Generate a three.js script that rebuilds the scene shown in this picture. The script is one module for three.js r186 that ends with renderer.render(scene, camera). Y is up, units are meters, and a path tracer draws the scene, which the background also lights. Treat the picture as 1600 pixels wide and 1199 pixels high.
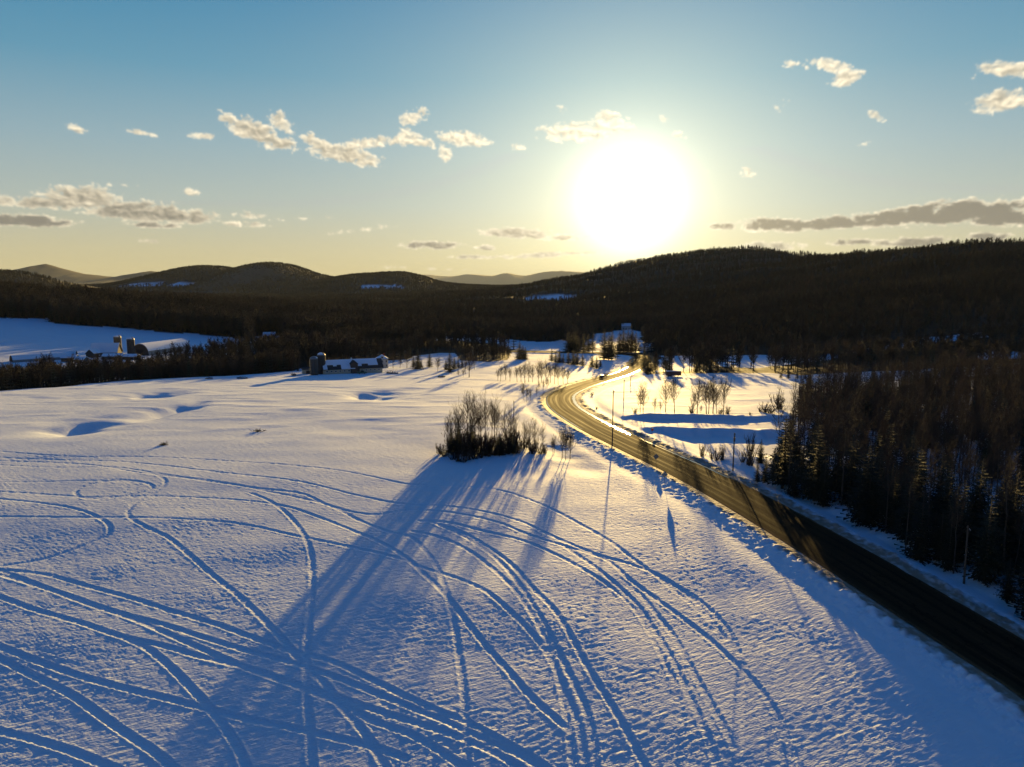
import * as THREE from 'three';
import { mergeGeometries } from 'three/addons/utils/BufferGeometryUtils.js';

// Winter valley at a low sun, seen from a drone 42 m above a snowfield. x to the right, y up, the view runs along -z; d = -z is the distance ahead.
const scene = new THREE.Scene();
const camera = new THREE.PerspectiveCamera(56.78, 1024 / 767, 1, 90000);
camera.position.set(0, 42, 0);
camera.rotation.set(THREE.MathUtils.degToRad(-7.93), 0, 0);
const renderer = new THREE.WebGLRenderer();
renderer.toneMapping = THREE.LinearToneMapping;
renderer.toneMappingExposure = 4.0;
renderer.shadowMap.enabled = true;
const EXPOSED = 4.0;   // the sky below is written as it is seen at this exposure
scene.fog = new THREE.FogExp2(new THREE.Color(0.74, 0.87, 1.0), 1.15e-5);

const ROAD_LINE = [[63.0,72.0],[62.3,75.4],[60.5,81.9],[57.8,91.9],[54.6,104.9],[50.5,120.8],[45.0,141.4],[40.5,156.7],[34.5,175.0],[30.4,188.4],[26.7,201.2],[22.6,219.8],[18.7,245.4],[18.7,269.3],[20.9,285.7],[26.4,305.1],[36.2,333.2],[50.9,368.4],[62.3,395.4],[75.5,433.7],[84.1,464.5],[90.7,489.5],[94.5,512.3],[94.3,529.4],[81.6,545.5],[64.6,551.2]];
const SLED_TRACKS = [[[-147.97,181.23],[-130.52,176.82],[-108.82,171.34],[-91.04,171.34],[-71.61,167.36],[-52.72,162.55],[-37.94,157.09],[-21.93,147.57],[-12.52,145.54],[-3.36,143.57],[2.56,138.9],[8.98,130.5],[13.61,122.44],[16.85,115.98],[19.6,109.11],[22.18,103.5],[25.47,98.89],[27.48,93.88],[28.5,87.93],[28.18,82.68]],[[-143.99,173.37],[-126.18,170.76],[-110.56,168.47],[-94.1,166.53],[-82.47,162.55],[-67.08,156.38],[-52.54,151.83],[-41.61,146.54],[-31.0,139.81],[-20.08,134.56],[-13.23,133.72],[-5.26,130.5],[1.27,125.97],[6.26,119.77],[10.81,114.18],[13.81,110.97],[18.42,107.52],[22.27,103.99],[25.05,98.89],[26.67,93.88],[27.38,88.64],[27.52,85.89]],[[-141.88,171.0],[-124.15,167.91],[-100.82,163.85],[-82.76,155.21],[-67.43,149.66],[-53.14,144.55],[-42.97,140.73],[-35.32,133.72],[-26.05,129.26],[-19.68,131.77],[-11.22,129.72],[-2.95,125.24],[3.21,119.12],[9.8,113.59],[14.98,109.11],[17.62,102.55],[19.82,98.02],[22.7,92.32],[25.39,86.23],[27.09,80.87],[28.21,76.92],[28.72,71.88],[28.29,67.43],[27.21,63.09],[22.85,45.63]],[[-139.0,166.85],[-121.25,163.85],[-105.99,161.27],[-92.3,160.76],[-75.22,152.94],[-60.37,147.57],[-45.62,139.81],[-35.32,133.72],[-28.13,126.26],[-22.45,121.09],[-17.79,118.47],[-14.62,113.01],[-11.74,105.98],[-10.03,99.78],[-8.02,90.81],[-6.33,80.87],[-5.38,74.32],[-4.88,69.15],[-4.36,63.09],[-2.8,45.16]],[[-17.27,125.97],[-12.43,125.24],[-5.41,121.09],[1.19,117.21],[6.78,111.3],[10.93,105.47],[14.63,99.78],[17.03,93.88],[18.16,87.24],[18.59,82.07],[18.85,76.92],[18.35,71.88],[17.62,67.43],[16.46,63.09],[11.8,45.71]],[[8.88,114.18],[12.83,106.48],[16.19,98.89],[17.84,93.88],[18.91,87.24],[19.74,80.87],[20.01,74.83],[20.26,69.59],[20.23,63.09],[20.13,45.09]],[[18.3,98.89],[19.69,93.1],[21.01,86.56],[21.55,79.7],[22.02,73.82],[22.4,69.59],[22.6,65.79],[22.18,63.09],[19.45,45.3]],[[-15.68,125.97],[-9.49,121.09],[-4.15,114.18],[-0.27,107.52],[3.12,98.89],[5.74,93.1],[7.6,86.56],[9.12,79.7],[10.75,73.82],[12.12,68.28],[13.24,63.09],[17.06,45.5]],[[-13.94,124.53],[-7.76,117.84],[-2.6,109.65],[0.61,101.61],[2.97,93.88],[5.29,85.23],[6.91,78.01],[7.86,73.82],[8.31,69.15],[8.21,63.09],[7.92,45.1]],[[-18.16,121.09],[-12.79,118.47],[-7.46,113.01],[-2.96,105.47],[0.59,98.02],[3.25,90.08],[4.82,83.31],[5.52,77.46],[5.94,71.88],[6.05,67.43],[6.12,63.09],[6.4,45.1]],[[-16.31,108.04],[-14.22,105.98],[-8.99,102.55],[-4.01,98.02],[0.16,91.56],[2.76,86.56],[4.43,82.68],[5.82,76.92],[7.1,69.15],[7.38,63.09],[8.2,45.11]],[[-88.39,138.01],[-70.92,138.9],[-56.41,137.48],[-44.85,133.72],[-36.62,128.19],[-26.76,119.77],[-20.75,114.18],[-16.35,108.36],[-14.03,104.48],[-10.29,98.02],[-7.36,92.32],[-3.89,85.23],[-0.55,79.13],[2.38,73.82],[5.73,69.15]],[[-113.29,128.4],[-95.32,127.44],[-81.48,126.7],[-67.94,126.26],[-54.25,125.24],[-45.37,122.44],[-36.29,117.84],[-27.99,114.18],[-20.63,110.74],[-16.31,108.04]],[[-90.82,160.51],[-81.7,155.68],[-77.1,151.83],[-74.22,147.57],[-73.45,141.66],[-73.75,135.4],[-72.96,130.5],[-70.17,125.97],[-65.13,121.76],[-59.66,117.84],[-53.23,111.3],[-45.76,103.5],[-38.67,96.32],[-32.61,89.35],[-28.35,84.26],[-24.86,79.7],[-22.06,76.92],[-19.08,72.84],[-16.08,69.15],[-14.0,66.19],[-12.15,63.09],[-2.93,47.63]],[[-75.11,142.61],[-75.76,145.34],[-80.0,148.61],[-86.28,149.88],[-89.95,146.55],[-90.31,142.61],[-86.77,138.19],[-83.83,137.13],[-78.86,138.54],[-75.12,142.04]],[[-129.14,149.66],[-111.14,149.66],[-101.77,149.66],[-92.41,149.66],[-84.57,149.03],[-79.16,148.19],[-75.88,145.34]],[[-123.81,145.88],[-106.11,142.61],[-95.94,140.73],[-87.56,138.54],[-83.46,137.48]],[[-119.8,142.29],[-102.46,137.48],[-91.92,134.56],[-83.73,131.29],[-77.65,127.44],[-72.18,122.44],[-70.21,118.48],[-71.01,115.98],[-72.77,112.43],[-75.36,109.11],[-80.44,106.48]],[[-53.9,141.66],[-48.81,137.13],[-42.24,128.95],[-37.05,120.42],[-33.13,111.86],[-29.8,100.69],[-27.46,90.81],[-25.43,82.68],[-23.9,76.92],[-22.31,71.88],[-20.76,67.43],[-19.42,63.09],[-14.09,45.9]],[[-97.14,109.22],[-79.58,105.27],[-71.72,103.5],[-62.93,99.78],[-54.72,96.32],[-46.85,92.71],[-39.52,89.35],[-33.78,86.23],[-28.05,83.31],[-22.05,80.87],[-16.04,76.92],[-11.46,73.82],[-8.02,71.64],[-5.09,70.03],[-2.27,68.06],[0.41,65.99],[2.39,64.42],[3.74,63.09],[16.62,50.52]],[[-94.7,110.97],[-78.32,103.5],[-70.16,99.78],[-62.95,96.32],[-54.58,92.32],[-46.81,89.35],[-40.09,86.23],[-33.45,83.31],[-27.3,80.87],[-22.49,78.57],[-17.49,75.86],[-11.25,72.35],[-7.9,70.49],[-4.69,68.49],[-1.64,66.6],[1.26,64.8],[3.46,63.09],[17.69,52.07]],[[-89.37,104.29],[-73.23,96.32],[-65.91,92.71],[-57.55,89.35],[-50.49,86.23],[-44.34,84.26],[-38.18,81.77],[-32.11,79.7],[-26.07,76.92],[-20.41,74.32],[-15.08,71.88],[-10.93,70.03],[-7.09,68.36],[-4.0,66.81],[-1.03,65.0],[1.23,63.09],[15.0,51.5]],[[-95.17,113.58],[-79.37,104.97],[-70.34,100.05],[-59.92,94.68],[-50.25,90.08],[-41.87,85.23],[-34.3,80.87],[-29.99,78.57],[-25.99,76.65],[-22.1,74.57],[-18.39,72.6],[-14.73,70.03],[-10.65,68.06],[-7.43,65.79],[-4.36,63.09],[9.16,51.21]],[[-50.12,86.23],[-45.83,83.62],[-41.09,79.7],[-36.97,75.86],[-33.61,72.6],[-30.34,69.15],[-27.56,65.79],[-25.7,63.09],[-15.5,48.26]],[[-80.71,90.88],[-64.24,83.62],[-56.66,80.28],[-49.79,77.46],[-43.62,75.34],[-37.87,73.57],[-34.14,72.35],[-28.71,70.49],[-23.66,69.15],[-18.74,67.64],[-14.0,66.19],[-10.13,64.42]],[[-78.41,89.59],[-62.5,81.17],[-56.03,77.74],[-49.56,74.32],[-44.41,70.95],[-39.67,67.85],[-35.77,65.39],[-32.69,63.09],[-18.25,52.35]],[[-70.85,73.44],[-53.54,68.49],[-49.09,67.22],[-44.26,65.59],[-40.48,64.03],[-38.27,63.09],[-21.71,56.05]],[[28.14,80.87],[26.54,76.92],[24.79,71.88],[23.25,67.43],[21.9,63.09],[16.56,45.91]],[[27.92,79.13],[27.82,73.82],[27.12,69.15],[25.53,63.09],[20.97,45.68]],[[22.18,103.5],[24.1,98.46],[25.87,93.88],[27.01,89.35],[27.15,85.89]]];
const OPEN_SNOW = [[[-528.5,683.8],[-472.4,719.9],[-441.2,688.6],[-374.7,693.3],[-312.1,692.4],[-264.4,681.5],[-252.8,674.9],[-198.7,549.0],[-200.1,526.0],[-210.5,494.2],[-225.1,412.4],[-245.3,384.9],[-267.7,341.3]],[[-257.4,699.2],[-244.4,728.5],[-216.6,689.5],[-190.9,586.3],[-200.8,554.8]],[[-76.5,448.5],[-72.8,528.6],[-50.5,558.1],[-45.0,546.2],[-41.9,476.6],[-26.7,453.1],[-39.1,430.7]],[[-78.6,685.4],[-80.6,820.0],[-43.2,799.4],[-6.4,711.6],[30.0,665.0],[52.9,697.2],[47.0,590.4],[25.8,571.0],[10.3,570.9],[0.0,590.2],[-17.7,654.2],[-49.5,685.9]],[[84.9,746.8],[113.6,787.6],[135.3,812.1],[138.1,754.4],[102.1,552.8],[50.6,558.7]],[[-28.4,481.5],[-4.5,491.6],[0.0,529.1],[10.3,570.9],[46.5,571.1],[94.0,546.8],[80.0,476.9],[59.8,439.6],[37.6,413.5],[-23.2,392.7]],[[110.3,529.5],[134.3,529.6],[105.9,413.4],[84.6,405.0]],[[150.9,524.0],[186.1,541.1],[213.6,524.0],[268.2,549.2],[263.2,533.6],[192.6,472.1],[148.6,430.7],[130.2,448.6]],[[276.7,556.4],[336.4,582.4],[391.1,586.4],[385.9,574.2],[322.8,558.1],[266.9,536.3]],[[72.1,396.7],[145.7,400.8],[162.4,388.5],[338.9,467.1],[370.2,474.8],[316.3,404.9],[137.1,334.6],[64.3,353.3]],[[351.0,531.6],[378.2,522.5],[355.5,490.4],[325.9,492.6]],[[25.9,1806.7],[78.6,1755.5],[153.9,1686.2],[142.8,1563.2],[98.5,1570.7],[27.7,1718.1]],[[-327.5,923.0],[-316.4,978.8],[-290.0,955.0],[-301.6,906.8]],[[-684.1,956.0],[-681.4,1008.9],[-643.5,946.2],[-654.2,913.8]],[[-622.7,946.5],[-2263.3,3654.6],[-589.9,952.1],[-603.3,916.7]]];
const GROVE = [[-114.8,528.2],[-89.9,496.3],[-80.8,557.8],[-44.0,552.2],[-36.5,491.5],[-15.1,476.7],[-3.1,491.6],[0.0,558.5],[-16.6,610.3],[-45.1,624.2],[-135.0,622.6]];
const WOODS = [[51.7,143.4],[54.9,133.8],[57.6,123.1],[61.4,104.9],[64.7,94.3],[67.1,87.7],[71.4,80.6],[286.4,341.9],[198.3,310.9],[132.5,273.8],[106.1,255.1],[86.6,216.6],[73.2,180.4],[59.4,158.3]];
const CLUSTER_BARE = [[-16.1,176.1,10.9],[-15.6,180.4,9.3],[-15.0,184.9,12.4],[-13.7,181.9,11.2],[-12.6,180.4,10.1],[-12.1,188.1,12.6],[-9.6,180.4,14.3],[-8.9,186.5,12.2],[-7.8,184.9,13.8],[-6.7,180.4,13.5],[-5.5,188.1,10.9],[-4.7,183.4,13.3],[-2.6,186.5,10.8],[-1.7,180.4,11.1],[-0.5,183.4,11.0],[0.7,178.9,10.4],[2.0,177.5,9.0],[3.3,180.4,7.6],[4.5,175.4,7.7],[5.8,176.1,8.9],[6.9,177.5,9.0],[7.9,178.2,6.9],[-10.2,177.5,10.6],[-8.0,176.8,11.4],[-5.7,177.5,10.6],[-3.9,177.5,11.6]];
const CLUSTER_SPRUCE = [[-13.5,174.7,7.9],[-11.6,172.7,7.6],[-10.3,174.7,8.5],[-8.6,172.7,9.6],[-7.0,172.7,8.0],[-5.9,174.0,10.0],[-4.5,173.3,8.8],[-3.2,174.0,12.5],[-2.1,174.0,8.8],[-1.0,174.7,7.1],[0.2,174.7,10.2],[1.5,175.4,6.4],[5.2,175.4,6.4],[-15.3,174.7,4.9]];
const CLUSTER_BUSH = [[-14.4,168.8,2.1],[-13.0,166.9,2.2],[-11.7,166.3,2.5],[-10.4,168.2,1.7],[-9.1,169.4,2.1],[-7.6,170.7,1.8],[-5.7,172.0,1.6],[7.3,176.1,2.0],[8.4,177.5,2.0],[-17.0,172.0,2.3],[-18.2,174.7,2.3]];
const CLUSTER_EDGE = [[12.5,173.3,7.5],[13.4,172.7,7.0],[14.5,172.7,7.3],[10.9,178.9,4.5],[10.5,177.5,3.7]];
const HEDGE_BARE = [[-7.1,353.3,5.8],[-5.7,349.5,7.7],[-3.2,357.1,8.5],[-1.0,349.5,7.0],[2.5,345.8,7.6],[4.5,349.5,8.3],[6.2,342.0,10.0],[8.2,345.8,9.8],[10.0,342.0,8.5],[12.6,338.3,10.2],[14.0,334.6,11.0],[16.0,330.9,10.9],[18.3,334.6,9.2],[19.9,330.9,10.0],[21.5,327.3,9.6],[24.1,330.9,8.2],[26.2,330.9,7.3]];
const SHOULDER_BARE = [[4.6,267.8,6.7],[5.5,262.1,5.8],[7.0,265.9,4.9],[11.2,291.8,4.8],[13.4,299.6,4.7],[15.4,308.0,5.1],[4.1,278.0,3.6],[9.6,278.0,3.6]];
const YARD_BARE = [[-73.4,435.1,9.1],[-69.1,435.1,5.2],[-64.8,435.0,8.7],[-43.1,409.3,6.7],[-22.7,372.6,10.9],[-26.3,396.8,6.5],[-22.6,422.0,6.9],[-25.8,372.6,3.4],[-29.1,380.6,2.8],[-12.8,471.8,4.7],[-9.1,476.7,4.3]];
const YARD_SPRUCE = [[-56.9,426.3,9.3],[-61.4,439.5,5.6],[-56.1,435.1,4.0],[-51.4,439.5,7.6],[-35.7,405.1,10.0],[-34.5,422.0,6.2],[-39.5,422.0,5.0],[-32.5,426.3,5.8],[-30.5,430.7,5.5]];
const FIELD_BARE = [[43.4,231.2,9.6],[42.4,231.2,6.4],[47.4,231.9,4.8],[49.4,232.5,3.7],[51.4,233.9,9.9],[53.8,231.2,11.5],[61.6,232.5,10.3],[60.6,233.9,6.5],[64.7,232.5,10.1],[65.4,232.5,9.3],[67.3,233.9,11.2],[68.5,233.9,7.4],[70.3,232.5,11.4],[63.2,233.9,2.6]];
const FIELD_BUSH = [[72.2,233.9,2.4],[69.8,233.9,2.2],[60.0,233.9,2.6],[40.9,232.5,1.9],[85.1,235.2,3.3],[86.5,233.9,3.0],[84.5,238.0,2.0],[92.5,242.4,5.6],[78.8,231.2,1.1],[32.5,284.7,1.6],[29.5,243.9,1.1]];
const DITCH_BARE = [[50.1,169.4,3.5],[51.2,168.8,3.5],[55.9,162.8,7.2],[47.2,172.0,3.6],[49.2,170.7,2.6],[55.2,165.7,3.4]];
const DITCH_SPRUCE = [[59.5,165.7,5.9],[55.7,151.7,5.5],[57.3,151.7,4.6],[52.6,147.9,4.8],[67.9,170.1,11.6],[63.4,161.1,9.4]];
const BEND_SPRUCE = [[83.0,444.1,10.1],[78.0,405.0,11.1],[79.8,405.0,9.6],[85.8,422.0,10.0],[90.1,413.5,12.1],[90.5,405.0,11.1],[106.0,405.0,8.1],[110.0,413.4,6.8],[139.4,364.8,4.0],[143.3,364.8,4.7],[148.0,364.8,4.3],[152.0,364.8,4.0],[114.1,405.0,5.9]];
const MID_SPRUCE = [[44.0,552.6,12.0],[46.5,552.6,11.0],[49.5,552.7,13.0],[52.6,558.7,9.6],[56.6,558.7,11.6],[60.2,558.7,10.6],[63.7,558.8,12.6],[64.8,496.9,15.3],[67.3,491.8,13.8],[70.2,497.0,14.4],[84.0,552.8,12.0],[87.0,552.8,14.0],[91.5,558.8,12.6],[94.6,558.8,13.7],[97.6,558.8,11.6],[27.1,481.7,6.6],[29.4,476.8,5.2],[31.7,472.0,6.4],[33.9,467.2,5.1],[36.9,462.4,6.3],[39.9,457.8,7.1],[41.9,453.1,7.8],[44.8,448.6,5.7],[49.9,439.6,5.6],[51.6,430.7,5.5],[55.0,439.6,4.0],[5.4,496.8,9.0],[7.7,496.8,7.2],[9.5,496.8,6.3]];
const LONE_POLES = [[26.7,184.9,14.6],[42.1,264.0,8.2],[54.0,320.4,4.7],[50.3,157.3,8.9],[68.2,101.9,8.9],[0.6,222.4,6.0],[-263.2,659.5,5.7],[-229.1,583.1,7.4]];
const WHITE_BARN_ENDS = [[-105.3,388.6],[-78.1,409.3]];
const WHITE_BARN_SILOS = [[-108.8,388.7],[-107.8,396.9]];
const SHED_BY_SILOS = [[-115.1,397.1]];
const WHITE_HOUSE_AT = [[-81.0,439.6]];
const QUONSET_ENDS = [[-274.4,521.7],[-265.7,570.3]];
const FARM_SILOS = [[-297.0,533.6],[-276.7,516.1]];
const FARM_BARN_AT = [[-295.2,514.3]];
const FARM_SHEDS = [[-296.3,500.2],[-276.2,490.0],[-264.8,491.1],[-314.2,495.6],[-296.8,474.5],[-284.7,467.3]];
const HOOP_ENDS = [[-330.3,465.4],[-320.8,478.3]];
const PARKED_CARS = [[-258.7,614.3],[-241.9,600.0]];
const TRUCK_AT = [[-85.4,396.8]];
const ROAD_CAR_AT = [[49.1,364.8]];
const SIGN_DIAMONDS = [[32.6,147.4],[34.0,163.4]];
const SIGN_STOP = [[39.4,195.7]];
const BRUSH_PILES = [[-73.7,202.1],[-92.1,183.4],[13.5,245.4],[-67.8,396.8],[-37.3,372.6],[-119.2,384.7],[-140.1,364.9],[-157.5,365.3]];
const TRAILER_AT = [[87.2,380.5]];
const SMALL_HOUSES = [[-238.1,696.1],[128.6,802.0],[-228.1,635.9],[109.7,577.6]];
const FARM_LANE = [[-290.9,736.9],[-269.5,698.0],[-250.6,662.5],[-231.4,621.6],[-214.5,578.3],[-202.3,537.2]];
const HOLLOWS = [[-131.2,210.1,9,10,-2.6],[-118.0,242.4,5,15,-2.2],[-148.7,287.0,9,12,-2.2],[-55.5,287.0,10,12,-2.2],[17.6,181.9,12,26,-1.0]];
const SUN_AZ_EL = [9.24,6.23];
const CLOUDS = [[-33.05,5.3,2.39,0.47,0,0.9,0.5],[-30.48,5.74,2.5,0.84,0,1,0.4],[-33.84,4.11,2.85,0.43,0,1,0.9],[-27.06,5.02,3.49,0.78,0,1,0.6],[-24.42,4.77,2.43,0.61,0,0.9,0.5],[-26.31,4.17,1.81,0.23,0,0.8,0.8],[-20.12,4.41,1.67,0.24,0,0.7,0.2],[-19.96,5.07,1.12,0.29,0,0.7,0.2],[-23.77,6.53,0.49,0.33,0,0.6,0.1],[-26.38,3.02,0.95,0.14,0,0.6,0.4],[-19.23,10.89,2.43,0.83,-22,1,0.3],[-17.41,11.7,1.05,0.69,-30,0.8,0.1],[-17.83,10.36,1.61,0.59,-10,0.9,0.35],[-14.63,10.25,1.66,0.6,-25,0.9,0.2],[-12.77,9.6,2.77,0.7,-8,1,0.25],[-10.83,10.59,2.4,0.46,8,0.9,0.1],[-7.64,12.46,1.32,0.61,20,0.8,0.05],[-8.2,11.22,0.61,1.02,0,0.8,0.05],[-7.18,10.79,1.22,0.51,-10,0.8,0.1],[-3.88,11.03,1.96,0.62,-5,1,0.0],[-5.18,9.99,0.51,0.82,10,0.7,0],[-22.71,10.43,0.99,0.24,0,0.7,0.1],[-26.72,10.31,1.02,0.18,-5,0.6,0.1],[-30.6,10.22,0.6,0.31,-20,0.6,0.05],[5.21,11.47,2.98,0.77,0,1,0],[7.65,12.0,1.53,0.92,-10,0.9,0],[3.58,11.31,1.13,0.41,0,0.8,0],[11.55,12.23,0.4,0.3,-30,0.5,0],[12.72,11.06,0.54,0.3,-20,0.5,0],[0.5,10.5,0.67,0.26,0,0.6,0],[17.79,8.07,0.57,0.44,-20,0.6,0],[15.07,8.42,0.24,0.25,0,0.5,0],[3.71,13.08,0.72,0.31,-20,0.3,0],[23.2,14.9,1.51,0.47,-18,0.9,0],[24.15,14.0,1.14,0.51,10,1,0.1],[20.75,15.15,1.1,0.34,-15,0.5,0],[26.25,11.39,0.6,0.28,-30,0.55,0],[20.02,12.68,0.74,0.39,30,0.35,0],[33.61,13.33,1.5,0.55,-15,0.9,0.1],[33.43,11.49,1.66,0.72,5,1,0.1],[31.88,13.02,0.31,0.52,0,0.4,0],[25.56,9.7,0.39,0.19,0,0.35,0],[23.82,4.35,4.9,0.52,3,1,0.9],[28.66,4.69,3.74,0.68,6,1,1],[31.66,4.71,4.35,0.87,2,1,1],[34.18,4.26,2.64,0.59,0,1,0.9],[19.45,4.39,2.34,0.53,0,1,0.9],[16.25,4.37,1.16,0.3,0,0.9,0.8],[25.15,3.0,1.67,0.28,0,0.9,0.8],[29.17,2.9,2.56,0.4,0,0.9,0.8],[19.53,2.8,2.62,0.39,0,0.8,0.6],[33.4,3.1,1.3,0.34,0,0.9,0.8],[30.51,5.36,1.05,0.4,0,0.8,0.4],[-6.32,3.05,2.45,0.36,0,0.95,0.7],[-1.93,2.87,0.93,0.26,0,0.8,0.5],[-2.8,2.17,1.96,0.21,0,0.8,0.6],[0.76,3.96,3.2,0.46,-3,0.9,0.5],[2.54,2.32,3.61,0.26,3,0.8,0.4],[4.05,3.65,2.06,0.26,0,0.7,0.5],[5.33,2.46,2.56,0.21,0,0.7,0.3],[-28.9,6.8,1.82,0.13,0,0.3,0.1],[-15.76,4.95,2.91,0.15,4,0.3,0.0],[-11.24,4.27,3.1,0.2,8,0.35,0],[-8.11,1.3,4.57,0.1,-2,0.35,0.4],[-18.78,4.4,0.66,0.15,0,0.4,0]];
const RANGE_NEAR_LEFT = [[-2361,104],[-2130,99],[-1945,90],[-1854,83],[-1785,76],[-1717,60],[-1637,37],[-1558,19],[-1397,-6]];
const RANGE_MID = [[-4131,5],[-2778,16],[-2514,27],[-2288,38],[-2107,61],[-1999,98],[-1832,138],[-1701,138],[-1590,120],[-1514,146],[-1401,160],[-1290,146],[-1179,105],[-1086,83],[-1030,75],[-936,90],[-786,101],[-636,105],[-524,83],[-431,53],[-300,35],[-75,27],[188,31],[751,23]];
const RANGE_FAR_LEFT = [[-10816,-26],[-8836,91],[-7847,168],[-7623,246],[-7443,290],[-7286,294],[-7142,362],[-6933,294],[-6646,217],[-6374,188],[-5985,149],[-5764,207],[-5536,251],[-5342,227],[-5150,159],[-4616,71],[-3141,120],[-2942,178],[-2747,139],[-2358,32],[0,-26]];
const RANGE_FARTHEST = [[-42842,220],[-24991,220],[-10705,361],[-7134,467],[-4991,608],[-3567,502],[-2317,608],[-1070,537],[-356,678],[713,537],[1782,749],[2851,784],[4277,713],[7130,643],[14263,573],[32116,361]];
const { clamp, lerp, smoothstep, degToRad } = THREE.MathUtils;
const ss = (a, b, t) => { t = clamp((t - a) / (b - a), 0, 1); return t * t * (3 - 2 * t); };
function rng(seed) { return () => { seed = (seed + 0x6d2b79f5) | 0; let t = Math.imul(seed ^ (seed >>> 15), 1 | seed); t = (t + Math.imul(t ^ (t >>> 7), 61 | t)) ^ t; return ((t ^ (t >>> 14)) >>> 0) / 4294967296; }; }
const PERM = (() => { const r = rng(77), p = [...Array(256).keys()]; for (let i = 255; i > 0; i--) { const j = Math.floor(r() * (i + 1)); [p[i], p[j]] = [p[j], p[i]]; } return new Uint8Array([...p, ...p]); })();
const GX = new Float32Array(256), GY = new Float32Array(256);
for (let i = 0; i < 256; i++) { GX[i] = Math.cos(i / 256 * 2 * Math.PI * 37); GY[i] = Math.sin(i / 256 * 2 * Math.PI * 37); }
function noise(x, y) {           // gradient noise, about -0.7 .. 0.7
  const ix = Math.floor(x), iy = Math.floor(y), fx = x - ix, fy = y - iy, X = ix & 255, Y = iy & 255;
  const a = PERM[PERM[X] + Y], b = PERM[PERM[X + 1 & 255] + Y], c = PERM[PERM[X] + (Y + 1 & 255)], d = PERM[PERM[X + 1 & 255] + (Y + 1 & 255)];
  const u = fx * fx * fx * (fx * (fx * 6 - 15) + 10), v = fy * fy * fy * (fy * (fy * 6 - 15) + 10);
  return lerp(lerp(GX[a] * fx + GY[a] * fy, GX[b] * (fx - 1) + GY[b] * fy, u), lerp(GX[c] * fx + GY[c] * (fy - 1), GX[d] * (fx - 1) + GY[d] * (fy - 1), u), v);
}
const fbm = (x, y, n) => { let s = 0, a = 1; for (let i = 0; i < n; i++, a *= 0.5, x = x * 2.03 + 17.1, y = y * 2.03 - 9.7) s += a * noise(x, y); return s; };

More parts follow.
